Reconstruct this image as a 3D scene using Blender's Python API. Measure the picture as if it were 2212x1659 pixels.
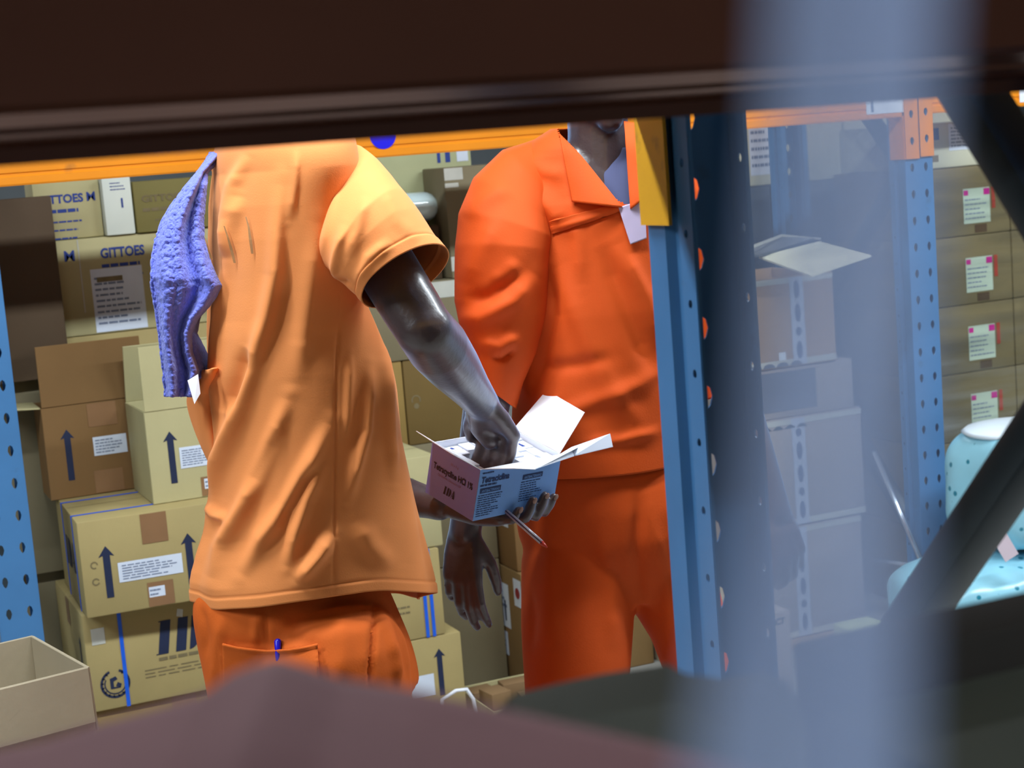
import bpy, bmesh, math, random
import numpy as np
from mathutils import Vector, Matrix, noise
from math import sin, cos, pi, radians, sqrt, exp

for o in list(bpy.data.objects):
    bpy.data.objects.remove(o)
SC = bpy.context.scene
COL = SC.collection
random.seed(7)
rng = np.random.default_rng(7)

# ------------------------------------------------------------------ camera
# world axes: X runs along the racks, Y across the aisle, Z up.  The camera stands
# behind one rack, looks through it and across the aisle at the next one.
FPX, PCX, PCY = 3600.0, 1106.0, 829.5
CAM = np.array([0.0, 0.0, 1.5])
_p, _q, _r = radians(23), radians(7.9), radians(4.5)
CD = np.array([sin(_p)*cos(_q), cos(_p)*cos(_q), -sin(_q)])
_r0 = np.array([cos(_p), -sin(_p), 0.0]); _u0 = np.cross(_r0, CD)
CU = _u0*cos(_r) + _r0*sin(_r); CR = _r0*cos(_r) - _u0*sin(_r)
HR = np.array([cos(_p), -sin(_p), 0.0])     # level right
HF = np.array([sin(_p), cos(_p), 0.0])      # level forward
UP = np.array([0, 0, 1.0])
cd = bpy.data.cameras.new('camera'); cam = bpy.data.objects.new('camera', cd); COL.objects.link(cam)
cd.sensor_width = 36.0; cd.sensor_fit = 'HORIZONTAL'; cd.lens = 36.0*FPX/2212.0
cd.clip_start = 0.02; cd.clip_end = 100
M = Matrix.Identity(4)
for i in range(3):
    M[i][0] = CR[i]; M[i][1] = CU[i]; M[i][2] = -CD[i]; M[i][3] = CAM[i]
cam.matrix_world = M
cd.dof.use_dof = True; cd.dof.focus_distance = 2.66; cd.dof.aperture_fstop = 8.2
SC.camera = cam

# ------------------------------------------------------------------ world, exposure, lights
SC.view_settings.view_transform = 'Standard'; SC.view_settings.look = 'None'
SC.view_settings.gamma = 1.0; SC.view_settings.use_curve_mapping = False
SC.view_settings.exposure = 0.0
w = bpy.data.worlds.new('world'); SC.world = w; w.use_nodes = True
w.node_tree.nodes['Background'].inputs[0].default_value = (0.55, 0.72, 1.0, 1)
w.node_tree.nodes['Background'].inputs[1].default_value = 0.08
def area(name, loc, sx, sy, power, col, rot=(0, 0, 0)):
    l = bpy.data.lights.new(name, 'AREA'); l.shape = 'RECTANGLE'; l.size = sx; l.size_y = sy
    l.energy = power; l.color = col
    o = bpy.data.objects.new(name, l); COL.objects.link(o); o.location = loc; o.rotation_euler = rot
    return o
COOL = (0.83, 0.93, 1.0)
TUBES = [(-1.7, 2.3), (0.6, 2.3), (2.9, 2.3), (5.2, 2.3)]          # tubes above the aisle
FILL_TUBES = [(-1.0, -1.1), (1.6, -1.1)]          # unseen fill lamps added behind the camera, dimmer
TUBES2 = [(-0.4, 6.6), (2.2, 6.6), (4.8, 6.6)]          # next aisle
for x, y in TUBES: area('aisle_tube_light', (x, y, 2.75), 1.5, 0.16, 66, COOL)
for x, y in FILL_TUBES: area('near_aisle_fill_light', (x, y, 2.95), 1.5, 0.16, 20, COOL)
for x, y in TUBES2: area('back_aisle_tube_light', (x, y, 2.95), 1.5, 0.16, 60, COOL)

# ------------------------------------------------------------------ helpers
def cp(px, py, zc):
    return CAM + zc*(CD + CR*(px-PCX)/FPX - CU*(py-PCY)/FPX)
def at(px, py, **k):
    v = CD + CR*(px-PCX)/FPX - CU*(py-PCY)/FPX
    if 'Y' in k: t = (k['Y']-CAM[1])/v[1]
    elif 'X' in k: t = (k['X']-CAM[0])/v[0]
    else: t = (k['Z']-CAM[2])/v[2]
    return CAM + t*v
def proj(P):
    q = np.asarray(P, float) - CAM; z = q @ CD
    return PCX + FPX*(q @ CR)/z, PCY - FPX*(q @ CU)/z, z

def tag(o, label=None, cat=None, group=None, kind=None):
    if label: o['label'] = label
    if cat: o['category'] = cat
    if group: o['group'] = group
    if kind: o['kind'] = kind
    return o
def empty(name, loc=(0, 0, 0), rz=0.0, label=None, cat=None, group=None):
    o = bpy.data.objects.new(name, None); COL.objects.link(o)
    o.location = Vector([float(v) for v in loc]); o.rotation_euler = (0, 0, rz); o.empty_display_size = 0.05
    return tag(o, label, cat, group)
def mk(name, verts, faces, mat=None, parent=None, smooth=False):
    me = bpy.data.meshes.new(name)
    me.from_pydata([tuple(map(float, v)) for v in verts], [], [tuple(map(int, f)) for f in faces]); me.update()
    return link(name, me, mat, parent, smooth)
def link(name, me, mat=None, parent=None, smooth=False):
    o = bpy.data.objects.new(name, me); COL.objects.link(o)
    if mat and not me.materials: me.materials.append(mat)
    if smooth: me.polygons.foreach_set('use_smooth', [True]*len(me.polygons))
    if parent: o.parent = parent
    return o
class MB:
    def __init__(s): s.v = []; s.f = []
    def add(s, V, Fc):
        b = len(s.v); s.v += [tuple(map(float, v)) for v in V]; s.f += [tuple(i+b for i in f) for f in Fc]; return s
    def box(s, x0, x1, y0, y1, z0, z1, m=None):
        V = [(x, y, z) for x in (x0, x1) for y in (y0, y1) for z in (z0, z1)]
        if m is not None: V = [m @ Vector(v) for v in V]
        return s.add(V, [(0, 1, 3, 2), (4, 6, 7, 5), (0, 4, 5, 1), (2, 3, 7, 6), (0, 2, 6, 4), (1, 5, 7, 3)])
    def bar(s, a, b, w, h, up=(0, 0, 1)):
        a = Vector(a); b = Vector(b); d = (b-a).normalized(); u = Vector(up); r = d.cross(u).normalized(); u = r.cross(d)
        V = [p + r*(w/2*i) + u*(h/2*j) for p in (a, b) for i in (-1, 1) for j in (-1, 1)]
        return s.add(V, [(0, 1, 3, 2), (4, 6, 7, 5), (0, 4, 5, 1), (2, 3, 7, 6), (0, 2, 6, 4), (1, 5, 7, 3)])
    def build(s, name, mat=None, parent=None, smooth=False, bevel=0.0, seg=2):
        o = mk(name, s.v, s.f, mat, parent, smooth)
        bm = bmesh.new(); bm.from_mesh(o.data); bmesh.ops.recalc_face_normals(bm, faces=bm.faces)
        if bevel:
            bmesh.ops.bevel(bm, geom=bm.edges[:], offset=bevel, segments=seg, affect='EDGES', profile=0.5)
            for f in bm.faces: f.smooth = True
        bm.to_mesh(o.data); bm.free()
        if bevel:
            o.data.set_sharp_from_angle(angle=radians(35))
        return o
def tube_pts(P, Rr, n=12, caps=True):
    """tapered tube along points P with radii Rr (scalars or (a,b)); returns verts, faces"""
    P = [np.asarray(p, float) for p in P]; V = []; Fc = []
    t0 = P[1]-P[0]; t0 = t0/np.linalg.norm(t0)
    ref = np.array([0, 0, 1.0]) if abs(t0[2]) < .8 else np.array([0, 1.0, 0])
    u = np.cross(t0, ref); u /= np.linalg.norm(u)
    for i, p in enumerate(P):
        t = P[min(i+1, len(P)-1)] - P[max(i-1, 0)]; t = t/np.linalg.norm(t)
        u = u - t*(u @ t); u /= np.linalg.norm(u); v = np.cross(t, u)
        r = Rr[i] if hasattr(Rr, '__len__') else Rr
        for k in range(n):
            a = 2*pi*k/n; V.append(p + u*cos(a)*r + v*sin(a)*r)
    for i in range(len(P)-1):
        for k in range(n):
            Fc.append((i*n+k, i*n+(k+1) % n, (i+1)*n+(k+1) % n, (i+1)*n+k))
    if caps:
        Fc.append(tuple(range(n))[::-1]); Fc.append(tuple((len(P)-1)*n+k for k in range(n)))
    return V, Fc
def capsule(P, Rr, n=14):
    """round-ended tube, closed"""
    P = [np.asarray(p, float) for p in P]; Rr = list(Rr) if hasattr(Rr, '__len__') else [Rr]*len(P)
    d0 = P[0]-P[1]; d0 /= np.linalg.norm(d0); d1 = P[-1]-P[-2]; d1 /= np.linalg.norm(d1)
    Q = []; S = []
    for a in (80, 60, 35, 15): Q.append(P[0]+d0*Rr[0]*sin(radians(a))); S.append(Rr[0]*cos(radians(a)))
    Q += P; S += Rr
    for a in (15, 35, 60, 80): Q.append(P[-1]+d1*Rr[-1]*sin(radians(a))); S.append(Rr[-1]*cos(radians(a)))
    return tube_pts(Q, S, n)
def ellipsoid(c, ax, n=20, m=12):
    """ax: three axis vectors"""
    c = np.asarray(c, float); A = [np.asarray(a, float) for a in ax]; V = []; Fc = []
    for i in range(m+1):
        ph = -pi/2 + pi*(i/m if 0 < i < m else (0.02 if i == 0 else 0.98))
        for k in range(n):
            th = 2*pi*k/n; V.append(c + A[0]*cos(ph)*cos(th) + A[1]*cos(ph)*sin(th) + A[2]*sin(ph))
    for i in range(m):
        for k in range(n): Fc.append((i*n+k, i*n+(k+1) % n, (i+1)*n+(k+1) % n, (i+1)*n+k))
    Fc.append(tuple(range(n))[::-1]); Fc.append(tuple(m*n+k for k in range(n)))
    return V, Fc
def remesh(name, parts, voxel, mat=None, parent=None, smooth_it=6):
    mb = MB()
    for V, Fc in parts: mb.add(V, Fc)
    o = mk('tmp_remesh', mb.v, mb.f)
    bm = bmesh.new(); bm.from_mesh(o.data); bmesh.ops.recalc_face_normals(bm, faces=bm.faces); bm.to_mesh(o.data); bm.free()
    md = o.modifiers.new('r', 'REMESH'); md.mode = 'VOXEL'; md.voxel_size = voxel
    ms = o.modifiers.new('s', 'SMOOTH'); ms.factor = 0.5; ms.iterations = smooth_it
    dg = bpy.context.evaluated_depsgraph_get(); dg.update()
    me = bpy.data.meshes.new_from_object(o.evaluated_get(dg)); me.name = name
    bpy.data.objects.remove(o)
    return link(name, me, mat, parent, True)
def loft(rings, closed=True, cap0=False, cap1=False):
    n = len(rings[0]); V = [p for r in rings for p in r]; Fc = []
    for i in range(len(rings)-1):
        for k in range(n if closed else n-1):
            Fc.append((i*n+k, i*n+(k+1) % n, (i+1)*n+(k+1) % n, (i+1)*n+k))
    if cap0: Fc.append(tuple(range(n))[::-1])
    if cap1: Fc.append(tuple((len(rings)-1)*n+k for k in range(n)))
    return V, Fc
def solid(o, t, off=0.0):
    m = o.modifiers.new('thickness', 'SOLIDIFY'); m.thickness = t; m.offset = off; return o
def sample(poly, ys):
    a = np.array(poly, float); return np.interp(ys, a[:, 1], a[:, 0])
def fold_field(px, py, folds):
    """displacement (m) of points given in picture coordinates of the folds' polylines"""
    d = np.zeros_like(px)
    for pts, amp, wid in folds:
        pts = np.array(pts, float); best = np.full_like(px, 1e9); tt = np.zeros_like(px)
        L = np.concatenate([[0], np.cumsum(np.hypot(*(pts[1:]-pts[:-1]).T))])
        for i in range(len(pts)-1):
            a, b = pts[i], pts[i+1]; ab = b-a; l2 = (ab**2).sum()
            t = np.clip(((px-a[0])*ab[0] + (py-a[1])*ab[1])/l2, 0, 1)
            q = np.hypot(px-a[0]-t*ab[0], py-a[1]-t*ab[1])
            m = q < best; best = np.where(m, q, best); tt = np.where(m, (L[i]+t*sqrt(l2))/L[-1], tt)
        fade = np.clip(np.minimum(tt, 1-tt)*4.0, 0.12, 1)
        d += amp*fade*np.exp(-(best/wid)**2)
    return d

# ------------------------------------------------------------------ materials
def srgb(r, g, b):
    f = lambda c: ((c/255+0.055)/1.055)**2.4 if c/255 > 0.04045 else c/255/12.92
    return (f(r), f(g), f(b))
MATS = {}
def mat(name, col, rough=0.6, metal=0.0, var=0.12, scale=8.0, bump=0.0, bscale=60.0, spec=0.5, sheen=0.0,
        sheen_tint=(1, 1, 1), coat=0.0, trans=0.0, stretch=None, detail=4, dirt=None, alpha=1.0, sss=0.0):
    if name in MATS: return MATS[name]
    m = bpy.data.materials.new(name); m.use_nodes = True; nt = m.node_tree; B = nt.nodes['Principled BSDF']; MATS[name] = m
    L = nt.links.new
    tc = nt.nodes.new('ShaderNodeTexCoord'); mp = nt.nodes.new('ShaderNodeMapping'); L(tc.outputs['Object'], mp.inputs[0])
    if stretch: mp.inputs['Scale'].default_value = stretch
    nz = nt.nodes.new('ShaderNodeTexNoise'); nz.inputs['Scale'].default_value = scale; nz.inputs['Detail'].default_value = detail
    L(mp.outputs[0], nz.inputs['Vector'])
    rp = nt.nodes.new('ShaderNodeValToRGB'); L(nz.outputs['Fac'], rp.inputs[0])
    c0 = tuple(max(0, c*(1-var)) for c in col); c1 = tuple(min(1, c*(1+var)) for c in col)
    rp.color_ramp.elements[0].position = 0.3; rp.color_ramp.elements[1].position = 0.7
    rp.color_ramp.elements[0].color = (*c0, 1); rp.color_ramp.elements[1].color = (*c1, 1)
    out = rp.outputs[0]
    if dirt:
        n2 = nt.nodes.new('ShaderNodeTexNoise'); n2.inputs['Scale'].default_value = dirt[1]; n2.inputs['Detail'].default_value = 6
        L(tc.outputs['Object'], n2.inputs['Vector'])
        r2 = nt.nodes.new('ShaderNodeValToRGB'); r2.color_ramp.elements[0].position = dirt[2]; r2.color_ramp.elements[1].position = dirt[2]+0.12
        r2.color_ramp.elements[0].color = (0, 0, 0, 1); r2.color_ramp.elements[1].color = (dirt[3],)*3+(1,)
        L(n2.outputs['Fac'], r2.inputs[0])
        mx = nt.nodes.new('ShaderNodeMixRGB'); L(r2.outputs[0], mx.inputs[0]); L(out, mx.inputs[1]); mx.inputs[2].default_value = (*dirt[0], 1)
        out = mx.outputs[0]
    L(out, B.inputs['Base Color'])
    B.inputs['Roughness'].default_value = rough; B.inputs['Metallic'].default_value = metal
    B.inputs['Specular IOR Level'].default_value = spec
    B.inputs['Sheen Weight'].default_value = sheen; B.inputs['Sheen Tint'].default_value = (*sheen_tint, 1); B.inputs['Sheen Roughness'].default_value = 0.4
    B.inputs['Coat Weight'].default_value = coat; B.inputs['Coat Roughness'].default_value = 0.15
    B.inputs['Transmission Weight'].default_value = trans; B.inputs['Alpha'].default_value = alpha
    B.inputs['Subsurface Weight'].default_value = sss; B.inputs['Subsurface Radius'].default_value = (0.01, 0.004, 0.003)
    if bump:
        n3 = nt.nodes.new('ShaderNodeTexNoise'); n3.inputs['Scale'].default_value = bscale; n3.inputs['Detail'].default_value = 3
        L(mp.outputs[0], n3.inputs['Vector'])
        bp = nt.nodes.new('ShaderNodeBump'); bp.inputs['Strength'].default_value = bump; bp.inputs['Distance'].default_value = 0.002
        L(n3.outputs['Fac'], bp.inputs['Height']); L(bp.outputs[0], B.inputs['Normal'])
    return m
KR = {}
def kraft(key, rgb):
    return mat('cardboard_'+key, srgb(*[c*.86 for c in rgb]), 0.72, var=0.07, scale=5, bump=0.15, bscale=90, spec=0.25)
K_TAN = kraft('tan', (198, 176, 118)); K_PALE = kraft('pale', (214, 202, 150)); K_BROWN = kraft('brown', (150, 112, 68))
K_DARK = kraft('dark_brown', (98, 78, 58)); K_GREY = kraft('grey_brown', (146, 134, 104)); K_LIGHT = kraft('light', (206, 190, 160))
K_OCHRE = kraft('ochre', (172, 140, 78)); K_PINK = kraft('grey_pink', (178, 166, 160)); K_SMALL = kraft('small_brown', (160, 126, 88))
M_TAPE = mat('packing_tape', srgb(140, 104, 72), 0.3, var=0.08, scale=12, spec=0.5)
M_CLEAR = mat('clear_tape', srgb(190, 190, 180), 0.25, var=0.1, scale=14)
M_INK = mat('navy_ink', srgb(22, 34, 66), 0.7, var=0.1, scale=40)
M_INKB = mat('blue_ink', srgb(38, 62, 140), 0.7, var=0.1, scale=40)
M_INKF = mat('faded_grey_ink', srgb(118, 104, 72), 0.75, var=0.15, scale=40)
M_LABEL = mat('paper_label', srgb(214, 222, 236), 0.6, var=0.04, scale=20)
M_LINE = mat('label_print', srgb(120, 132, 158), 0.7, var=0.15, scale=60)
M_STRAP = mat('blue_strap', srgb(20, 92, 214), 0.35, var=0.08, scale=30)
M_ORANGE = mat('orange_rack_paint', srgb(236, 140, 22), 0.38, var=0.06, scale=5, bump=0.08, bscale=25, dirt=(srgb(120, 84, 60), 9, 0.68, 0.6))
M_YELLOW = mat('yellow_rack_paint', srgb(226, 164, 34), 0.42, var=0.1, scale=9, dirt=(srgb(120, 88, 50), 24, 0.6, 0.5))
M_BLUE = mat('blue_rack_paint', srgb(70, 122, 172), 0.4, var=0.07, scale=7, bump=0.1, bscale=40, dirt=(srgb(60, 76, 84), 20, 0.66, 0.5))
M_BROWNBEAM = mat('maroon_beam_paint', srgb(112, 66, 48), 0.2, metal=0.55, var=0.12, scale=4, spec=0.6)
M_STEEL = mat('dark_steel', srgb(58, 68, 74), 0.4, metal=0.35, var=0.1, scale=10)
M_WHITE = mat('white_paper', srgb(236, 238, 246), 0.55, var=0.02, scale=10)
M_CONC = mat('concrete', srgb(158, 156, 150), 0.7, var=0.15, scale=3, bump=0.2, bscale=30)
M_WALL = mat('painted_wall', srgb(150, 156, 160), 0.8, var=0.05, scale=2)
M_WOOD = mat('pallet_wood', srgb(160, 128, 88), 0.75, var=0.2, scale=4, stretch=(1, 8, 8), bump=0.2, bscale=20)

# ------------------------------------------------------------------ the building
def struct(name, mb, m):
    return tag(mb.build(name, m), kind='structure')
struct('floor', MB().box(-9, 14, -4, 12, -0.1, 0), M_CONC)
struct('ceiling', MB().box(-9, 14, -4, 12, 5.2, 5.3), M_WALL)
struct('wall_back', MB().box(-9, 14, 12, 12.1, 0, 5.2), M_WALL)
struct('wall_front', MB().box(-9, 14, -4.1, -4, 0, 5.2), M_WALL)
struct('wall_left', MB().box(-9.1, -9, -4, 12, 0, 5.2), M_WALL)
struct('wall_right', MB().box(14, 14.1, -4, 12, 0, 5.2), M_WALL)

M_TUBE = bpy.data.materials.new('lit_tube'); M_TUBE.use_nodes = True
_e = M_TUBE.node_tree.nodes['Principled BSDF']; _e.inputs['Emission Color'].default_value = (*COOL, 1); _e.inputs['Emission Strength'].default_value = 6
LW = ['over the aisle left of the workers', 'over the worker in the peach shirt', 'over the right carton stack', 'at the far right end of the work aisle',
      'behind the camera on the left as added fill', 'behind the camera on the right as added fill', 'over the far aisle on the left', 'over the far aisle in the middle', 'over the far aisle on the right']
for i, (x, y) in enumerate(TUBES + FILL_TUBES + TUBES2):
    r = empty('ceiling_light', (x, y, 2.78 if i < len(TUBES) else 2.98), 0, 'long cool fluorescent tube fitting hung ' + LW[i], 'lamp', 'hanging fluorescent tube lights')
    MB().box(-.8, .8, -.1, .1, .03, .1).build('housing', M_WALL, r, bevel=.008)
    for s in (-.05, .05):
        V, Fc = tube_pts([(-.74, s, .005), (.74, s, .005)], .013, 10); MB().add(V, Fc).build('tube', M_TUBE, r, True)
    for s in (-.6, .6):
        MB().bar((s, 0, .1), (s, 0, 2.42 if i < len(TUBES) else 2.22), .008, .008, up=(0, 1, 0)).build('hanger_rod', M_STEEL, r)

# ------------------------------------------------------------------ pallet racks
PITCH = 0.0762
def strip(mb, p0, u, width, z0, z1, ncol, hw, hh, phase=0.0, teardrop=True):
    """a flat upright strip from p0 along unit vector u, pierced by ncol columns of slots"""
    p0 = Vector(p0); u = Vector(u); cw = width/ncol
    V = []; Fc = []; zc = z0 + phase
    def P(a, z): V.append(p0 + u*a + Vector((0, 0, z))); return len(V)-1
    def rect(a0, a1, za, zb):
        i = [P(a0, za), P(a1, za), P(a1, zb), P(a0, zb)]; Fc.append(tuple(i))
    if phase > 0: rect(0, width, z0, zc)
    while zc + PITCH <= z1:
        for c in range(ncol):
            a0 = c*cw; m = a0 + cw/2; zm = zc + PITCH/2
            outer = [(a0+cw, zm), (a0+cw, zc+PITCH), (m, zc+PITCH), (a0, zc+PITCH), (a0, zm), (a0, zc), (m, zc), (a0+cw, zc)]
            inner = []
            for k in range(8):
                a = k*pi/4; s = sin(a)
                ww = hw*(0.75 if (teardrop and s < -0.5) else 1.0)
                inner.append((m + ww*cos(a), zm + hh*s))
            oi = [P(*q) for q in outer]; ii = [P(*q) for q in inner]
            for k in range(8): Fc.append((oi[k], oi[(k+1) % 8], ii[(k+1) % 8], ii[k]))
        zc += PITCH
    if zc < z1: rect(0, width, zc, z1)
    mb.add(V, Fc)
def post(name, parent, x, y, h, side, m, w=0.095, d=0.075, web=0.0, phase=0.02, sideholes=True, lip=.016):
    """folded steel upright; side=-1: slotted web faces -Y, side=+1: faces +Y. web: how far the web is set back"""
    mb = MB(); yf = side*d/2 - side*web; yb = -side*d/2; ya = side*d/2
    if web:
        strip(mb, (x-w/2, y+yf, 0), (1, 0, 0), w*.60, 0, h, 1, 0.0072, 0.0135, phase)
        mb.add([(x-w/2+w*.60, y+yf, 0), (x+w/2, y+yf, 0), (x+w/2, y+yf, h), (x-w/2+w*.60, y+yf, h)], [(0, 1, 2, 3)])
    else: strip(mb, (x-w/2, y+yf, 0), (1, 0, 0), w, 0, h, 2, 0.0068, 0.0135, phase)
    for sx in (-1, 1):
        X = x + sx*w/2
        q = abs(ya-yb)
        # side: outer lip, rolled groove, pierced flange
        segs = [(ya, 0), (ya - side*q*.38, 0), (ya - side*q*.46, -.009), (ya - side*q*.62, -.009), (ya - side*q*.70, 0)]
        V = []; Fc = []
        for (yy, ins) in segs: V += [(X + sx*ins, y+yy, 0), (X + sx*ins, y+yy, h)]
        for i in range(len(segs)-1): Fc.append((2*i, 2*i+2, 2*i+3, 2*i+1))
        mb.add(V, Fc)
        ye = ya - side*q*.70
        if sideholes: strip(mb, (X, y+min(ye, yb), 0), (0, 1, 0), abs(ye-yb), 0, h, 1, 0.0042, 0.0052, phase+.03, False)
        else: mb.add([(X, y+ye, 0), (X, y+yb, 0), (X, y+yb, h), (X, y+ye, h)], [(0, 1, 2, 3)])
        mb.add([(X, y+yb, 0), (X-sx*lip, y+yb, 0), (X-sx*lip, y+yb, h), (X, y+yb, h)], [(0, 1, 2, 3)])
    o = mb.build(name, m, parent); solid(o, .0022)
    return o
def frame(label, x, yf, yr, h, front_side, web=0.0, phase=.02, mfront=None, w=.095, d=.075, braces=()):
    r = empty('upright_frame', (x, yf, 0), 0, label, 'rack upright')
    post('post', r, 0, 0, h, front_side, mfront or M_BLUE, w=w, d=d, web=web, phase=phase, lip=.016 if not web else .004)
    post('post', r, 0, yr-yf, h, -front_side, M_BLUE, phase=phase, w=w)
    for (ya, za, yb, zb) in braces:
        mb = MB(); mb.bar((0, ya-yf, za), (0, yb-yf, zb), .034, .046, up=(1, 0, 0))
        mb.build('brace', M_STEEL, r, bevel=.006)
    for yy in (0, yr-yf):
        MB().box(-.065, .065, yy-.06, yy+.06, 0, .006).build('foot_plate', M_STEEL, r)
    return r
def beam(label, x0, x1, yface, zb, side, m, h=.12, d=.05, plates=(1, 1), pm=None, ph=.22, drop=.12, sticker=None, group=None, pdepth=.065, lipped=False):
    """step beam from x0 to x1; side=-1 outer face looks to -Y"""
    r = empty('rack_beam', (x0, yface, zb), 0, label, 'rack beam', group)
    s = -side  # inward direction
    prof = [(0, .004), (s*.002, 0), (s*.012, 0), (s*(d-.004), 0), (s*d, .004), (s*d, h*.62), (s*(d-.02), h*.62), (s*(d-.02), h), (s*.003, h), (0, h-.003),
            (0, .030), (s*.003, .027), (s*.003, .023), (0, .020)]
    if lipped:   # rolled lower edge: a small lip, then two sloping bands parted by a groove
        prof = [(s*d, 0), (s*d, h), (0, h), (0, .031), (s*.004, .0265), (s*.018, .0195), (s*.022, .0195), (s*.023, .0165), (s*.027, .0165), (s*.043, .0095), (s*.044, .0)]
    n = len(prof); L = x1-x0
    V = [(0, a, b) for a, b in prof] + [(L, a, b) for a, b in prof]
    Fc = [(i, (i+1) % n, n+(i+1) % n, n+i) for i in range(n)] + [tuple(range(n))[::-1], tuple(range(n, 2*n))]
    mb = MB(); mb.add(V, Fc); mb.build('beam', m, r)
    for e, on in zip((0, L), plates):
        if not on: continue
        sg = 1 if e == 0 else -1
        mb = MB(); mb.box(e-.004 if sg < 0 else e, e if sg < 0 else e+.004, min(0, s*pdepth), max(0, s*pdepth), -drop, ph-drop)
        # face plate wraps over the post, with its hook openings
        mb2 = MB(); xx = e if sg < 0 else e - .046
        strip(mb2, (xx, -s*.003, -drop), (1, 0, 0), .046, 0, ph, 1, .0075, .0125, .012)
        pl = mb.build('end_plate', pm or m, r); hk = mb2.build('hook_plate', pm or m, r); solid(hk, .003)
    return r

HB = 1.512
# back rack: bay between X 0.46 and 2.99, faces the aisle
BR_Y, BR_R = 3.95, 4.62
def zig(yf, yr, z0, n, rise):
    out = []; z = z0
    for i in range(n):
        a, b = (yf, yr) if i % 2 == 0 else (yr, yf)
        out.append((a, z, b, z+rise)); z += rise
    return out
BX = [-2.17, 0.388, 2.992, 5.55]
BL = ['blue slotted rack upright far to the left behind the dark cartons', 'blue slotted rack upright at the left edge beside the carton stack',
      'blue slotted rack upright with an orange beam hook plate, beside the cyan bales', 'blue slotted rack upright beyond the right edge of the picture']
for x, lab in zip(BX, BL):
    fr = frame(lab, x, BR_Y+.0375, BR_R, 3.2, -1, phase=.033, braces=zig(BR_Y+.07, BR_R-.03, .25, 5, .56))
for i in range(3):
    a, b = BX[i]+.0485, BX[i+1]-.0485
    nm = ['left', 'middle', 'right'][i]
    labs = {0: 'orange rack beam of the bay left of the blue upright', 1: 'long orange rack beam with a blue round sticker behind the workers',
            2: 'orange rack beam with white label above the wrapped pink-label cartons'}
    bm_ = beam(labs[i], a, b, BR_Y-.004, HB-(.0 if i == 1 else -.004), -1, M_ORANGE)
    beam('rear orange rack beam at the back of the %s bay' % nm, a, b, BR_R+.04, HB+.125, 1, M_ORANGE)
    # stickers
    def stick(x0, x1, z0, z1, nm='sticker', mm=M_WHITE):
        MB().box(x0-a, x1-a, -.0012, -.0004, z0-HB, z1-HB).build(nm, mm, bm_)
    if i == 1:
        c = at(827, 292, Y=BR_Y-.0052); V = []; n = 40
        V = [(c[0]-a+.034*cos(2*pi*k/n), -.001, c[2]-HB+.034*sin(2*pi*k/n)) for k in range(n)]
        o = mk('round_sticker', V, [tuple(range(n))], mat('sticker_blue', srgb(20, 16, 214), .4, var=.02), bm_)
        p0 = at(1872, 245, Y=BR_Y-.005); p1 = at(1964, 243, Y=BR_Y-.005)
        stick(p0[0], p1[0], HB+.014, HB+.072, 'location_label')
        MB().box(p1[0]-a-.13, p1[0]-a-.122, -.0022, -.0012, .02, .066).build('label_line', M_LINE, bm_)
    if i == 2:
        stick(3.10, 3.30, HB+.012, HB+.075, 'location_label'); stick(3.36, 3.52, HB+.012, HB+.075, 'location_label')

# near rack: we look through it
NY0, NY1 = 0.935, 1.66
nf = frame('blue and dark rack upright with round holes between worker and carton stack', .922, 1.61, .95, 3.2, 1, web=.068, phase=.035, w=.072, d=.10,
           braces=[(1.5, 1.943, .985, 1.335), (.985, 1.335, 1.5, .765), (1.5, .70, .985, .2), (.985, 2.53, 1.5, 1.99)])
frame('blue rack upright of the near rack beyond the left edge', -1.64, 1.61, .95, 3.2, 1, phase=.035, w=.072, d=.10, braces=zig(1.57, .98, .25, 4, .56))
beam('dark maroon rack beam crossing the top of the view, out of focus', -1.6, .886, NY0, 1.5145, -1, M_BROWNBEAM, h=.135, plates=(1, 1), drop=.02, lipped=True)
beam('dark maroon rack beam running on to the right of the near upright', .958, 3.4, NY0, 1.5155, -1, M_BROWNBEAM, h=.135, drop=.02, lipped=True)
beam('yellow rack beam of the near rack with its end plate on the dark upright', -1.6, .88, NY1, 1.533, 1, M_YELLOW, plates=(1, 1), drop=.125, ph=.25)
beam('yellow rack beam of the near rack, right of the dark upright', .964, 3.4, NY1, 1.533, 1, M_YELLOW, plates=(0, 1), drop=.03, ph=.15)
# unseen plywood decks added on the near rack's beams to block overhead light
for x0, x1, lab in ((-1.58, .87, 'plywood deck added above the dark beam to block overhead light'), (.98, 3.38, 'plywood deck added right of the dark upright to block overhead light')):
    tag(MB().box(x0, x1, NY0+.004, NY1-.004, 1.6535, 1.6735).build('light_block_deck', M_WOOD, bevel=.002), lab, 'board')

# ------------------------------------------------------------------ cartons
def face_frame(dims, face):
    w, d, h = dims
    return {'front': ((0, 0, 0), (1, 0, 0), (0, 0, 1), (0, -1, 0)),
            'left': ((0, d, 0), (0, -1, 0), (0, 0, 1), (-1, 0, 0)),
            'right': ((w, 0, 0), (0, 1, 0), (0, 0, 1), (1, 0, 0)),
            'back': ((w, d, 0), (-1, 0, 0), (0, 0, 1), (0, 1, 0)),
            'top': ((0, 0, h), (1, 0, 0), (0, 1, 0), (0, 0, 1))}[face]
def decal(root, dims, face, polys, m, name, off=.0009, fr=None):
    O, U, V_, N = [Vector(v) for v in (fr or face_frame(dims, face))]
    if 1 < len(polys) <= 12 and name not in ('navy_logo', 'logo', 'round_mark'):
        nm = name[:-1] if name.endswith('s') else name
        return [decal(root, dims, face, [p], m, nm, off, fr) for p in polys][0]
    V = []; Fc = []
    for pl in polys:
        b = len(V)
        for (a, c) in pl: V.append(O + U*a + V_*c + N*off)
        Fc.append(tuple(range(b, b+len(pl))))
    return mk(name, V, Fc, m, root)
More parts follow.
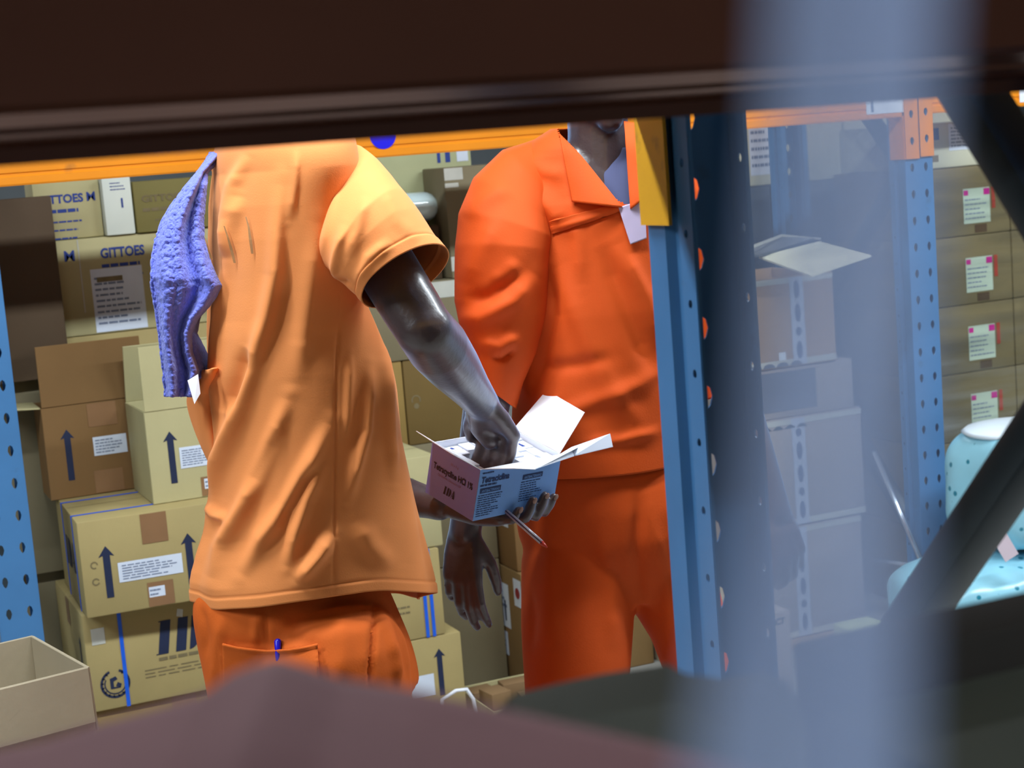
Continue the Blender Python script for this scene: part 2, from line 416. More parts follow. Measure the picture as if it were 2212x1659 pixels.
def rect(u0, v0, u1, v1): return [(u0, v0), (u1, v0), (u1, v1), (u0, v1)]
def arrow(u, v, h, w):
    s = w*.28; hh = w*.75
    return [(u-s, v), (u+s, v), (u+s, v+h-hh), (u+w*.62, v+h-hh*1.15), (u, v+h), (u-w*.62, v+h-hh*1.15), (u-s, v+h-hh)]
_tcache = {}
def text_polys(s, size=1.0, shear=0.0, bold=0.0, width=None):
    key = (s, size, shear, bold)
    if key not in _tcache:
        cu = bpy.data.curves.new('t', 'FONT'); cu.body = s; cu.size = size; cu.shear = shear; cu.offset = bold; cu.resolution_u = 3
        ob = bpy.data.objects.new('t', cu); COL.objects.link(ob)
        dg = bpy.context.evaluated_depsgraph_get(); dg.update()
        me = bpy.data.meshes.new_from_object(ob.evaluated_get(dg))
        V = [(v.co.x, v.co.y) for v in me.vertices]; P = [tuple(p.vertices) for p in me.polygons]
        bpy.data.objects.remove(ob); bpy.data.curves.remove(cu); bpy.data.meshes.remove(me)
        _tcache[key] = (V, P)
    return _tcache[key]
def text(root, dims, face, s, u, v, size, m, name='printed_text', shear=0.0, bold=0.0, width=None, off=.0012, fr=None):
    V2, P = text_polys(s, 1.0, shear, bold)
    xs = [a for a, b in V2]; sx = size
    if width: sx = width/(max(xs)-min(xs))
    O, U, V_, N = [Vector(q) for q in (fr or face_frame(dims, face))]
    V = [O + U*(u + (a-min(xs))*sx) + V_*(v + b*size) + N*off for a, b in V2]
    return mk(name, V, P, m, root)
def ida_polys(u, v, h):
    """the italic three letter stencil logo"""
    k = .16
    def q(pts): return [(u + h*(a + k*b), v + h*b) for a, b in pts]
    P = [q([(0, 0), (.30, 0), (.30, 1), (0, 1)]), q([(-.06, 0), (0, 0), (0, .03), (-.06, .03)]), q([(-.06, .97), (0, .97), (0, 1), (-.06, 1)]),
         q([(.52, 0), (.82, 0), (.82, 1), (.52, 1)])]
    arc = [(.93, 0)] + [(.93+.33*cos(t), .5+.5*sin(t)) for t in np.linspace(-pi/2, pi/2, 14)] + [(.93, 1)]
    P.append(q(arc))
    P.append(q([(1.34, 0), (1.40, 0), (1.56, .72), (1.53, .8)])); P.append(q([(1.62, 0), (1.98, 0), (1.72, 1), (1.56, 1)])); P.append(q([(1.43, .26), (1.60, .26), (1.59, .32), (1.44, .32)]))
    return P
def lines(u0, v0, u1, v1, n, seed=0, thick=.38):
    r = random.Random(seed); out = []; dv = (v1-v0)/n
    for i in range(n):
        a = u0; vv = v1 - (i+.75)*dv; e = u0 + (u1-u0)*r.uniform(.55, 1)
        while a < e:
            b = min(e, a + (u1-u0)*r.uniform(.06, .2)); out.append(rect(a, vv, b, vv+dv*thick)); a = b + (u1-u0)*.025
    return out
def paper(root, dims, face, u0, v0, u1, v1, n=5, seed=1, m=None, name='label', rot=0.0, fr=None, ml=None):
    o = decal(root, dims, face, [rect(u0, v0, u1, v1)], m or M_LABEL, name, .0011, fr)
    if n: decal(o, dims, face, lines(u0+(u1-u0)*.06, v0+(v1-v0)*.1, u1-(u1-u0)*.06, v1-(v1-v0)*.1, n, seed), ml or M_LINE, 'print_lines', .0018, fr)
    return o
def strap(root, dims, axis, pos, m=None, wd=.009, t=.0012):
    w, d, h = dims; e = .0006; mb = MB(); a, b = pos-wd/2, pos+wd/2
    if axis == 'x':   # loop in the YZ plane at x=pos
        mb.box(a, b, -e-t, -e, -e*0, h+e+t).box(a, b, d+e, d+e+t, 0, h+e+t).box(a, b, -e, d+e, h+e, h+e+t)
    elif axis == 'y': # loop in the XZ plane at y=pos
        mb.box(-e-t, -e, a, b, 0, h+e+t).box(w+e, w+e+t, a, b, 0, h+e+t).box(-e, w+e, a, b, h+e, h+e+t)
    else:
        mb.box(-e-t, w+e+t, -e-t, -e, a, b).box(-e-t, w+e+t, d+e, d+e+t, a, b).box(-e-t, -e, -e, d+e, a, b).box(w+e, w+e+t, -e, d+e, a, b)
    return mb.build('strap', m or M_STRAP, root)
def carton(label, loc, dims, m, rz=0.0, cat='carton', group=None, tape=None, name='carton', open_=False, bevel=.004, seam=True):
    """loc is the lower front left corner; local x along the front, y into depth"""
    r = empty(name, loc, rz, label, cat, group); w, d, h = dims
    if not open_:
        MB().box(0, w, 0, d, 0, h).build('body', m, r, bevel=bevel, seg=2)
        if seam:
            decal(r, dims, 'top', [rect(.004, d/2-.001, w-.004, d/2+.001)], K_DARK, 'lid_seam', .0005)
    else:
        t = .005; mb = MB()
        mb.box(0, w, 0, t, 0, h).box(0, w, d-t, d, 0, h).box(0, t, t, d-t, 0, h).box(w-t, w, t, d-t, 0, h).box(t, w-t, t, d-t, 0, t)
        mb.build('body', m, r, bevel=.0012, seg=1)
    if tape:
        tw, down = tape; c = w/2
        decal(r, dims, 'top', [rect(0, d/2-tw/2, w, d/2+tw/2)], M_TAPE, 'tape', .0010)
    return r
def tape_end(root, dims, face, u, tw, down, up=0.0, m=None):
    """tape running down from the top edge and up from the bottom edge of a face"""
    h = dims[2]; P = []
    if down: P.append(rect(u-tw/2, h-down, u+tw/2, h-.003))
    if up: P.append(rect(u-tw/2, .003, u+tw/2, up))
    return decal(root, dims, face, P, m or M_TAPE, 'tape', .0010)
def flap(root, dims, side, ln, ang, m, inset=.002, t=.004):
    """lid flap hinged on a top edge; ang 0 = lying closed inward, 90 = upright, 180 = folded flat outward, 260 = hanging"""
    w, d, h = dims; a = radians(ang)
    if side == 'front': O, A, I, L = Vector((0, 0, h)), Vector((1, 0, 0)), Vector((0, 1, 0)), w
    if side == 'back': O, A, I, L = Vector((w, d, h)), Vector((-1, 0, 0)), Vector((0, -1, 0)), w
    if side == 'left': O, A, I, L = Vector((0, d, h)), Vector((0, -1, 0)), Vector((1, 0, 0)), d
    if side == 'right': O, A, I, L = Vector((w, 0, h)), Vector((0, 1, 0)), Vector((-1, 0, 0)), d
    out = I*cos(a) + Vector((0, 0, 1))*sin(a); nn = A.cross(out)
    V = []
    for k in (0, 1):
        for (p, q) in ((inset, 0.001), (L-inset, 0.001), (L-inset, ln), (inset, ln)):
            V.append(O + A*p + out*q + nn*(t*(k-.5)))
    return MB().add(V, [(0, 1, 2, 3), (7, 6, 5, 4), (0, 4, 5, 1), (1, 5, 6, 2), (2, 6, 7, 3), (3, 7, 4, 0)]).build('flap', m, root, bevel=.0008, seg=1)
def ring_polys(u, v, r0, r1, a0, a1, n=20):
    P = []
    A = np.radians(np.linspace(a0, a1, n))
    for i in range(n-1):
        P.append([(u+r0*cos(A[i]), v+r0*sin(A[i])), (u+r1*cos(A[i]), v+r1*sin(A[i])), (u+r1*cos(A[i+1]), v+r1*sin(A[i+1])), (u+r0*cos(A[i+1]), v+r0*sin(A[i+1]))])
    return P

def panel(name, pts, t, m, parent, org=(0, 0, 0)):
    P = [Vector([float(a) for a in p]) - Vector(org) for p in pts]; n = (P[1]-P[0]).cross(P[2]-P[0]).normalized()
    k = len(P); V = [p + n*t/2 for p in P] + [p - n*t/2 for p in P]
    return MB().add(V, [tuple(range(k)), tuple(range(k, 2*k))[::-1]] + [(i, k+i, k+(i+1) % k, (i+1) % k) for i in range(k)]).build(name, m, parent)
# --- left stack in the back rack, front plane about Y = 4.0
FY = 4.0
d3 = (.44, .40, .244)
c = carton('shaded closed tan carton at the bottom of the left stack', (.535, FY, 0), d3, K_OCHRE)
tape_end(c, d3, 'front', .22, .06, .08, .06)
d2 = (.445, .42, .242)
c = carton('tan carton with blue strap, round emblem and navy three letter logo, behind the worker', (.530, FY-.015, .2445), d2, K_TAN)
strap(c, d2, 'x', .088)
decal(c, d2, 'front', ida_polys(.172, .112, .083), M_INK, 'navy_logo')
u, v = .062, .062
em = ring_polys(u, v, .030, .036, 110, 430, 26) + ring_polys(u, v, .0235, .0265, 150, 390, 20)
for k in range(14):
    a = radians(125 + k*22); em.append([(u+.026*cos(a), v+.026*sin(a)), (u+.033*cos(a+.14), v+.033*sin(a+.14)), (u+.033*cos(a-.02), v+.033*sin(a-.02))])
em += [[(u-.012, v-.012), (u-.004, v-.012), (u-.004, v+.016), (u-.012, v+.014)], [(u-.004, v+.006), (u+.006, v+.010), (u+.002, v+.018), (u-.004, v+.016)],
       [(u+.001, v-.006), (u+.012, v-.011), (u+.015, v-.003), (u+.006, v+.003)], [(u-.004, v-.012), (u+.012, v-.012), (u+.012, v-.009), (u-.004, v-.008)]]
decal(c, d2, 'front', em, M_INK, 'round_emblem')
decal(c, d2, 'front', lines(.172, .094, .33, .104, 1, 3, .8), M_INKF, 'logo_subtitle')
decal(c, d2, 'front', lines(.135, .058, .41, .084, 3, 8, .3), M_INKF, 'address_lines')
decal(c, d2, 'front', [rect(.018, .165, .05, .205), [(.225, .2), (.24, .195), (.243, .214), (.229, .218)]], M_CLEAR, 'clear_tape')
decal(c, d2, 'left', [arrow(.352, .09, .085, .026)], M_INK, 'arrow_mark')
tape_end(c, d2, 'left', .2, .05, .07, 0)
d1 = (.42, .40, .232)
c = carton('tan carton with two up arrows and long white label, atop the strapped carton', (.536, FY-.07, .4905), d1, K_TAN, rz=radians(-1.5))
strap(c, d1, 'y', .085, wd=.007); strap(c, d1, 'y', .275, wd=.007)
tape_end(c, d1, 'front', .178, .062, .075, .062)
decal(c, d1, 'front', [arrow(.060, .042, .125, .030)], M_INK, 'arrow_mark'); decal(c, d1, 'front', [arrow(.255, .042, .125, .030)], M_INK, 'arrow_mark')
paper(c, d1, 'front', .084, .074, .236, .122, 6, 4); paper(c, d1, 'front', .150, .026, .188, .051, 2, 9)
decal(c, d1, 'left', ida_polys(.14, .085, .075), M_INK, 'navy_logo')
decal(c, d1, 'front', ring_polys(.03, .125, .006, .009, 0, 300, 12) + ring_polys(.03, .085, .006, .009, 20, 340, 12), M_INKF, 'handling_marks')
# two open cartons on top
dA = (.262, .138, .235)
c = carton('open brown carton with one up arrow, lid flap upright, left of pale carton', (.527, 4.255, .7235), dA, K_BROWN, open_=True)
flap(c, dA, 'front', .155, 92, K_BROWN); flap(c, dA, 'left', .115, 176, K_PALE); flap(c, dA, 'right', .11, 70, K_BROWN)  # light on the flat left flap is put into its paler card
decal(c, dA, 'front', [arrow(.056, .045, .13, .028)], M_INK, 'arrow_mark'); decal(c, dA, 'front', [arrow(.243, .06, .13, .026)], M_INK, 'arrow_mark')
paper(c, dA, 'front', .118, .098, .202, .146, 5, 21); tape_end(c, dA, 'front', .148, .072, .062, .06)
dB = (.258, .24, .226)
c = carton('open pale tan carton with up arrow, lid flap upright, touching the towel', (.733, 4.0, .7235), dB, K_PALE, open_=True)
flap(c, dB, 'front', .158, 90, K_PALE); flap(c, dB, 'back', .15, 75, K_PALE); flap(c, dB, 'right', .12, 95, K_PALE)
decal(c, dB, 'front', [arrow(.056, .045, .128, .028)], M_INK, 'arrow_mark')
paper(c, dB, 'front', .075, .078, .165, .130, 7, 23); tape_end(c, dB, 'front', .15, .06, 0, .05); paper(c, dB, 'front', .128, .02, .165, .045, 2, 6)

# --- behind: cartons with blue lettering and a tall brown one
def gitt(label, loc, dims, m, ink, us=(.0, .0), su=.03, sv=None, mu=None, back=True, sz=.036, grp=None):
    g = carton(label, loc, dims, m)
    sv = sv if sv is not None else dims[2]-.055
    text(g, dims, 'front', 'GITTOES', su, sv, sz, ink, width=.115, bold=.035)
    text(g, dims, 'front', 'M', mu if mu is not None else su+.135, sv, sz*1.1, ink, 'letter_mark', bold=.015)
    decal(g, dims, 'front', lines(su, sv-.03, su+.12, sv-.012, 1, 5, .5) + lines(su+.03, sv-.1, su+.13, sv-.035, 3, 11, .2), ink if ink is M_INKB else M_INKF, 'print_lines')
    return g
TB_ = carton('tall dark brown carton with a hanging side flap, behind the left upright', (.438, 4.36, 1.02), (.188, .094, .462), K_DARK)
panel('flap', [cp(98, 420, 4.39), cp(122, 424, 4.36), cp(166, 508, 4.36), cp(104, 508, 4.39)], .004, K_DARK, TB_, (.438, 4.36, 1.02))
dG2 = (.42, .17, .252)
g = gitt('wrapped pale carton with blue lettering and a white paper sheet, above open cartons', (.632, 4.44, 1.112), dG2, K_PALE, M_INKB, su=.115, mu=.022)
paper(g, dG2, 'front', .083, .004, .218, .17, 9, 31); decal(g, dG2, 'front', [rect(.098, .135, .165, .148)], M_INKF, 'label_heading', .002)
decal(g, dG2, 'front', [rect(.058, .06, .061, .25)], M_CLEAR, 'tape_edge', .001)
dG1 = (.171, .14, .15)
g = gitt('bright cream carton with blue lettering just under the orange beam', (.595, 4.46, 1.3655), dG1, K_PALE, M_INKB, su=.012, mu=.136, sz=.03)
dGw = (.075, .17, .15)
g = carton('narrow white carton standing between two lettered cartons', (.768, 4.43, 1.3655), dGw, mat('white_card', srgb(222, 226, 214), .6, var=.04))
decal(g, dGw, 'front', [rect(.045, .07, .05, .095)] + lines(.02, .115, .06, .14, 3, 4, .3), M_INKB, 'print_lines')
dGd = (.24, .17, .135)
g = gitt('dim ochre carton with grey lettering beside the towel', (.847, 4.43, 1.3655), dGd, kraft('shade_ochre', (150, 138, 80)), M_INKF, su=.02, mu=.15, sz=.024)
# supports of that row
carton('large plain tan carton under the blue lettered carton', (.632, 4.44, .56), (.42, .17, .5505), K_TAN)
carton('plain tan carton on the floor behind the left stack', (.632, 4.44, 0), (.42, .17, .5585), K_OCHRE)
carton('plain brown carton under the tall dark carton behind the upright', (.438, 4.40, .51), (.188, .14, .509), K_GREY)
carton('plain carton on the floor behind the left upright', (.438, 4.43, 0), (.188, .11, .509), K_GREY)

# --- stack right of the worker in the peach shirt
dr = (.51, .27, .262)
c = carton('bottom tan carton with up arrow and white label, right of worker', (.985, FY, .0), dr, K_TAN)
decal(c, dr, 'front', [arrow(.445, .10, .128, .026)], M_INK, 'arrow_mark'); paper(c, dr, 'front', .36, .105, .425, .165, 0)
decal(c, dr, 'front', lines(.2, .02, .45, .06, 2, 3, .3), M_INKF, 'print_lines')
dr2 = (.462, .27, .232)
c = carton('middle tan carton with two blue straps, right of worker', (.992, FY, .2635), dr2, K_TAN)
strap(c, dr2, 'x', .412); strap(c, dr2, 'x', .430); strap(c, dr2, 'y', .03)
decal(c, dr2, 'front', lines(.31, .07, .40, .10, 2, 13, .3), M_INKF, 'print_lines')
dr3 = (.475, .27, .242)
c = carton('pale tan carton with a split up arrow, behind the worker\'s left wrist', (.997, FY+.01, .4975), dr3, K_PALE)
decal(c, dr3, 'front', [arrow(.405, .05, .14, .030)], M_INK, 'arrow_mark'); tape_end(c, dr3, 'front', .365, .035, .12)
# rear column in the same bay
for z, h, lab in ((0, .358, 'plain brown carton on the floor of the rear column'), (.3595, .358, 'plain brown carton, second from floor in the rear column')):
    carton(lab, (1.385, 4.305, z), (.36, .30, h), K_GREY)
dE = (.20, .30, .238)
c = carton('ochre brown carton behind the worker\'s elbow, left of the round-marked carton', (1.385, 4.305, .7185), (.118, .30, .238), K_OCHRE)
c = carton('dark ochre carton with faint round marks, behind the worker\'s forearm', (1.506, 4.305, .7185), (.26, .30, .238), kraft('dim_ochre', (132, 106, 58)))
decal(c, (.26, .3, .238), 'front', ring_polys(.03, .125, .010, .014, -30, 210, 16) + ring_polys(.03, .108, 0, .008, 0, 360, 14), M_INKF, 'round_mark')
c = carton('grey brown carton with a clear taped lid under the tall grey carton', (1.385, 4.30, .9575), (.60, .30, .208), K_GREY)
decal(c, (.6, .3, .208), 'front', [rect(0, .16, .6, .205)], M_CLEAR, 'clear_tape')
dGb = (.36, .17, .305)
c = carton('tall grey brown carton with clear corner tape behind the moving worker', (1.672, 4.30, 1.1665), dGb, K_GREY)
decal(c, dGb, 'front', [rect(.0, .27, .055, .303), rect(0, .25, .04, .262), rect(0, .02, .05, .06)], M_CLEAR, 'clear_tape')
c = carton('dark brown carton under the clear wrapped roll', (1.42, 4.34, 1.1665), (.24, .13, .15), K_DARK)
V, Fc = capsule([(1.45, 4.40, 1.364), (1.53, 4.40, 1.366), (1.64, 4.395, 1.368)], [.041, .045, .042], 24)
tag(MB().add(V, Fc).build('film_roll', mat('clear_film_roll', srgb(206, 226, 226), .12, var=.08, scale=20, spec=.8, coat=.6), smooth=True), 'shiny roll of clear plastic film lying on dark carton', 'film roll')
c = carton('pale cream carton under the beam beside the peach sleeve', (1.50, 4.48, 1.1665), (.33, .12, .369), kraft('cream', (206, 208, 160)), seam=False)
decal(c, (.33, .12, .369), 'front', [rect(.225, .319, .235, .349), rect(.25, .319, .265, .359)], M_INKB, 'blue_print'); paper(c, (.33, .12, .369), 'front', .285, .319, .32, .354, 0)

# --- side-on cartons seen between the two workers
dc = (.40, .32, .335)
c = carton('carton with two white shipping labels on its side, beside the orange trousers', (1.752, 4.175, 0), dc, kraft('shipping', (150, 118, 74)))
paper(c, dc, 'left', .085, .155, .225, .285, 5, 41); decal(c, dc, 'left', [rect(.10, .165, .16, .195), rect(.19, .175, .2, .235)], M_INK, 'barcode', .002)
paper(c, dc, 'left', .085, .07, .195, .14, 4, 43); paper(c, dc, 'left', .265, .235, .318, .315, 0, 1); decal(c, dc, 'left', ring_polys(.292, .275, .0, .016, 0, 360, 14), mat('red_print', srgb(150, 40, 44), .6), 'red_mark', .002)
c = carton('dark carton with a white label on top of the shipping-label carton', (1.755, 4.2, .3365), (.38, .3, .25), K_BROWN)
paper(c, (.38, .3, .25), 'left', .17, .12, .26, .18, 2, 3)
carton('pale carton on the floor seen between the orange trouser legs', (2.17, 4.12, 0), (.24, .3, .30), K_LIGHT)
# floor tray with little cartons
dt = (.30, .25, .055)
carton('shallow open carton tray on the floor holding small brown boxes', (1.535, 3.915, 0), dt, K_PALE, open_=True)
k = 0
for (x, y, w_, d_, h_, a) in ((1.55, 4.085, .07, .06, .05, 4), (1.64, 4.09, .085, .05, .055, -4), (1.565, 3.99, .06, .07, .07, 8), (1.65, 3.985, .07, .06, .045, -10), (1.745, 3.985, .06, .07, .05, 6), (1.755, 4.09, .06, .05, .06, 0)):
    carton(['small plain brown box at the back left of the floor tray', 'small brown box at the back middle of the floor tray', 'tallest small brown box at the left of the floor tray',
            'small brown box turned askew in the middle of the floor tray', 'small brown box near the right end of the floor tray', 'small brown box in the back right of the floor tray'][k],
           (x, y, .0055), (w_, d_, h_), K_SMALL, radians(a), name='small_box', cat='box', bevel=.0015, seam=False, group='small boxes in the floor tray'); k += 1
hp = [at(*q, Y=3.905) for q in ((955, 1512), (985, 1492), (1008, 1489), (1022, 1510))]
hp = [(hp[0][0]-.02, 3.90, .006)] + [tuple(p) for p in hp] + [(hp[-1][0]+.01, 3.90, .006)]
V, Fc = tube_pts(hp, .005, 10); tag(MB().add(V, Fc).build('wire_handle', M_WHITE, smooth=True), 'bent white wire handle lying by the floor tray', 'handle')

# --- open carton at the lower left, standing on two cartons in the aisle
pR, pB, pL = at(192, 1440, Z=.66), at(70, 1372, Z=.66), at(0, 1465, Z=.66)
e2 = (pB-pR)/np.linalg.norm(pB-pR); e1 = np.array([e2[1], -e2[0], 0]); ang = math.atan2(e1[1], e1[0])
d0 = (.34, float(np.linalg.norm(pB-pR)), .24)
cx = Vector((pR[0], pR[1], 0)) - Vector((cos(ang), sin(ang), 0))*d0[0]
c = carton('open beige carton with bare rim at the lower left corner', (cx.x, cx.y, .42), d0, K_LIGHT, ang, open_=True)
flap(c, d0, 'front', .10, 266, K_LIGHT); flap(c, d0, 'right', .12, 268, K_LIGHT)
carton('closed beige carton under the open one at the lower left', (cx.x, cx.y, .21), d0[:2]+(.2085,), K_LIGHT, ang)
carton('closed beige carton on the floor at the lower left', (cx.x, cx.y, 0), d0[:2]+(.2085,), K_LIGHT, ang)

# ------------------------------------------------------------------ right side of the back rack
TY = 4.075
def oval_tape(c, dims, u, w=.045):
    h = dims[2]
    o = decal(c, dims, 'front', [rect(u-w/2, .004, u+w/2, h-.004)], mat('grey_printed_tape', srgb(176, 184, 204), .35, var=.05), 'printed_tape', .001)
    P = []; v = .02; k = 0
    while v < h-.04:
        b = (.026, .012)[k % 3 == 1]; P.append([(u+.0095*cos(a), v+b+b*sin(a)) for a in np.linspace(0, 2*pi, 17)[:-1]]); v += 2*b+.016; k += 1
    decal(o, dims, 'front', P, mat('tape_ovals', srgb(74, 86, 120), .5), 'oval_marks', .0016)
    decal(c, dims, 'front', [rect(0, h-.02, dims[0], h-.004), rect(0, .004, dims[0], .022)], M_CLEAR, 'clear_tape', .0008)
MB_ = MB().box(2.40, 2.86, 4.03, 4.45, 0, .018)
tag(MB_.build('board', M_WOOD, bevel=.003), 'thin wooden board on the floor under the right carton stack', 'board')
d_ = (.36, .33, .335)
c = carton('grey pink carton with oval-printed tape at the foot of the right stack', (2.462, TY, .0185), d_, K_PINK); oval_tape(c, d_, .145)
d_ = (.385, .34, .322)
c = carton('grey pink carton with oval-printed tape and sagging lid, second in right stack', (2.455, TY, .3545), d_, K_PINK); oval_tape(c, d_, .165)
decal(c, d_, 'front', [[(a, d_[2]-.03+.010*sin(b)) for a, b in zip(np.linspace(.0+k*.04, .036+k*.04, 9), np.linspace(0, pi, 9))] for k in range(5)], M_STEEL, 'torn_edge', .0017)
d_ = (.36, .33, .146)
c = carton('flat grey pink carton, third from the floor in the right stack', (2.462, TY+.005, .6775), d_, K_PINK)
decal(c, d_, 'front', [rect(.0, .02, .23, .135)], mat('dark_print', srgb(92, 96, 110), .6), 'dark_print_panel')
d_ = (.34, .32, .262)
c = carton('open brown carton with pale flap spread out, on top of the right stack', (2.425, TY, .8245), d_, kraft('warm_brown', (188, 152, 112)), open_=True)
oval_tape(c, d_, .215); paper(c, d_, 'front', .145, .022, .168, .045, 0)
decal(c, d_, 'front', [[(.02+k*.045+.02*cos(a), .004+.012*sin(a)) for a in np.linspace(0, pi, 9)] for k in range(5)], mat('dark_print', srgb(92, 96, 110)), 'scalloped_print', .0017)
q = [cp(1640, 556, 4.62), cp(1770, 523, 4.72), cp(1882, 553, 4.46), cp(1752, 597, 4.42)]
iv = Vector((2.425, TY, .8245))
panel('flap', q, .005, mat('pale_flap', srgb(222, 218, 190), .6, var=.04), c, iv)
panel('flap', [cp(1590, 556, 4.55), cp(1640, 553, 4.58), cp(1760, 516, 4.8), cp(1690, 508, 4.95), cp(1590, 544, 4.8)], .005, mat('dark_flap', srgb(60, 66, 72), .5), c, iv)
panel('tape_edge', [cp(1592, 549, 4.54), cp(1690, 512, 4.9), cp(1690, 506, 4.9), cp(1592, 543, 4.54)], .004, M_CLEAR, c, iv)
panel('tape_edge', [cp(1690, 512, 4.9), cp(1772, 518, 4.78), cp(1772, 514, 4.78), cp(1690, 506, 4.9)], .004, M_CLEAR, c, iv)
# upright narrow carton and pale block on the floor before the stack
dn = (.075, .09, .254)
c = carton('narrow upright pale carton with dark lettering band, beside the dark upright', (2.216, 3.65, 0), dn, K_PINK, seam=False)
text(c, dn, 'front', 'NCT', .012, .222, .022, M_STEEL, bold=.03)
tag(MB().box(2.665, 2.79, 3.93, 4.02, 0, .062).build('foam_block', mat('pale_yellow_foam', srgb(206, 212, 160), .8, var=.06, scale=14), bevel=.008), 'pale yellow block on the floor at the foot of the right stack', 'block')

# second, back to back rack: dark wrapped pallet load and pale cartons above it
k = 0
M_DK = kraft('slate', (104, 114, 124))
rows = ['bottom', 'second', 'third', 'top']
cols = ['left', 'middle', 'right']
for j in range(4):
    for i in range(3):
        c = carton('slate grey wrapped carton, %s row, %s column of the hazy pallet load' % (rows[j], cols[i]), (2.55+i*.485, 4.80, j*.331), (.48, .42, .3295), M_DK, group='slate cartons of the wrapped pallet load')
        if (i, j) in ((1, 2), (2, 1), (2, 0), (1, 1)): paper(c, (.48, .42, .33), 'front', .10, .10, .19, .22, 4, 60+i*5+j, mat('dim_label', srgb(134, 146, 160), .6))
cl = [('pale carton with white sheet behind the dark upright', .215), ('narrow pale carton beside the far dark post', .19), ('broad pale beige carton on the hazy pallet load', .55)]
x = 2.93
for i, (lab, w_) in enumerate(cl):
    c = carton(lab, (x, 4.82, 1.3245), (w_, .36, .27), kraft('hazy_beige', (236, 234, 206)))
    if i == 0: paper(c, (w_, .36, .27), 'front', .04, .035, .145, .24, 6, 77)
    x += w_+.006
MF = bpy.data.materials.new('stretch_film'); MF.use_nodes = True
nt = MF.node_tree; nt.nodes.remove(nt.nodes['Principled BSDF'])
tr = nt.nodes.new('ShaderNodeBsdfTransparent'); gl = nt.nodes.new('ShaderNodeBsdfGlossy'); gl.inputs['Roughness'].default_value = .18; gl.inputs['Color'].default_value = (.8, .9, 1, 1)
mx = nt.nodes.new('ShaderNodeMixShader'); nz = nt.nodes.new('ShaderNodeTexNoise'); nz.inputs['Scale'].default_value = 3; nz.inputs['Detail'].default_value = 6
tcn = nt.nodes.new('ShaderNodeTexCoord'); mpn = nt.nodes.new('ShaderNodeMapping'); mpn.inputs['Scale'].default_value = (1, 1, 9)
nt.links.new(tcn.outputs['Object'], mpn.inputs[0]); nt.links.new(mpn.outputs[0], nz.inputs['Vector'])
rp = nt.nodes.new('ShaderNodeValToRGB'); rp.color_ramp.elements[0].position = .4; rp.color_ramp.elements[0].color = (.05, .05, .05, 1); rp.color_ramp.elements[1].position = .75; rp.color_ramp.elements[1].color = (.4, .4, .4, 1)
nt.links.new(nz.outputs['Fac'], rp.inputs[0]); nt.links.new(rp.outputs[0], mx.inputs[0]); nt.links.new(tr.outputs[0], mx.inputs[1]); nt.links.new(gl.outputs[0], mx.inputs[2]); nt.links.new(mx.outputs[0], nt.nodes['Material Output'].inputs[0])
def wrap(label, x0, x1, y0, y1, z0, z1, seed):
    N = 34; MZ = 30; per = []
    for (a, b) in (((x0, y0), (x1, y0)), ((x1, y0), (x1, y1)), ((x1, y1), (x0, y1)), ((x0, y1), (x0, y0))):
        for k in range(N): per.append((a[0]+(b[0]-a[0])*k/N, a[1]+(b[1]-a[1])*k/N))
    rings = []
    for j in range(MZ+1):
        z = z0+(z1-z0)*j/MZ; r = []
        for (x_, y_) in per:
            n_ = noise.noise(Vector((x_*2+y_*1.3, z*14+x_*3, seed)))*.004
            dx = x_-(x0+x1)/2; dy = y_-(y0+y1)/2
            r.append((x_+np.sign(dx)*(abs(dx) > (x1-x0)/2-1e-4)*n_, y_+np.sign(dy)*(abs(dy) > (y1-y0)/2-1e-4)*n_, z))
        rings.append(r)
    V, Fc = loft(rings); return tag(mk('stretch_wrap', V, Fc, MF, None, True), label, 'plastic wrap')
wrap('clear stretch film around the slate pallet load', 2.535, 4.015, 4.785, 5.235, .01, 1.318, 3)

# right bay: cartons with pink-flecked labels under film
M_PK = mat('magenta_print', srgb(196, 24, 140), .6, var=.05); M_RD = mat('red_tab', srgb(170, 62, 44), .6, var=.05)
M_LG = mat('pale_green_label', srgb(190, 206, 186), .6, var=.05)
rws = ['bottom', 'second', 'third', 'fourth', 'fifth', 'topmost']
zz = [0, .262, .5205, .7285, .9365, 1.1445]; hh = [.2605, .257, .2065, .2065, .2065, .206]
for j in range(6):
    for i in range(2):
        dp = (.36, .40, hh[j]); c = carton('film-wrapped brown carton, %s row, %s, with pink-flecked label' % (rws[j], ('beside the blue upright', 'further right')[i]), (3.062+i*.363, 4.08, zz[j]), dp, kraft('label_brown', (142, 128, 92)), group='cartons with pink-flecked labels')
        v0 = .035; lb = decal(c, dp, 'front', [rect(.185, v0, .285, v0+.105)], M_LG, 'label', .0011)
        decal(lb, dp, 'front', [rect(.187, v0+.085, .204, v0+.1), rect(.262, v0+.083, .284, v0+.102)], M_PK, 'pink_mark', .0018)
        decal(lb, dp, 'front', lines(.19, v0+.01, .28, v0+.08, 5, 80+i+j, .25), M_LINE, 'print_lines', .0018)
        decal(c, dp, 'front', [rect(.292, v0+.04, .305, v0+.105)], M_RD, 'red_tab', .0011)
        decal(c, dp, 'front', [rect(.225, .006, .27, .03)], K_DARK, 'dark_print')
wrap('crinkled clear stretch film around the pink-label cartons', 3.05, 3.80, 4.066, 4.495, .52, 1.348, 9)
d_ = (.50, .36, .135)
c = carton('pale carton with a large white label right under the beam, on the wrapped load', (3.07, 4.09, 1.3525), d_, kraft('hazy_beige', (236, 234, 206)))
paper(c, d_, 'front', .14, .05, .27, .13, 6, 90); decal(c, d_, 'front', [rect(.085, .085, .105, .12)], M_INKB, 'blue_mark'); decal(c, d_, 'front', [rect(.075, .02, .10, .04)], M_INKF, 'print_lines')

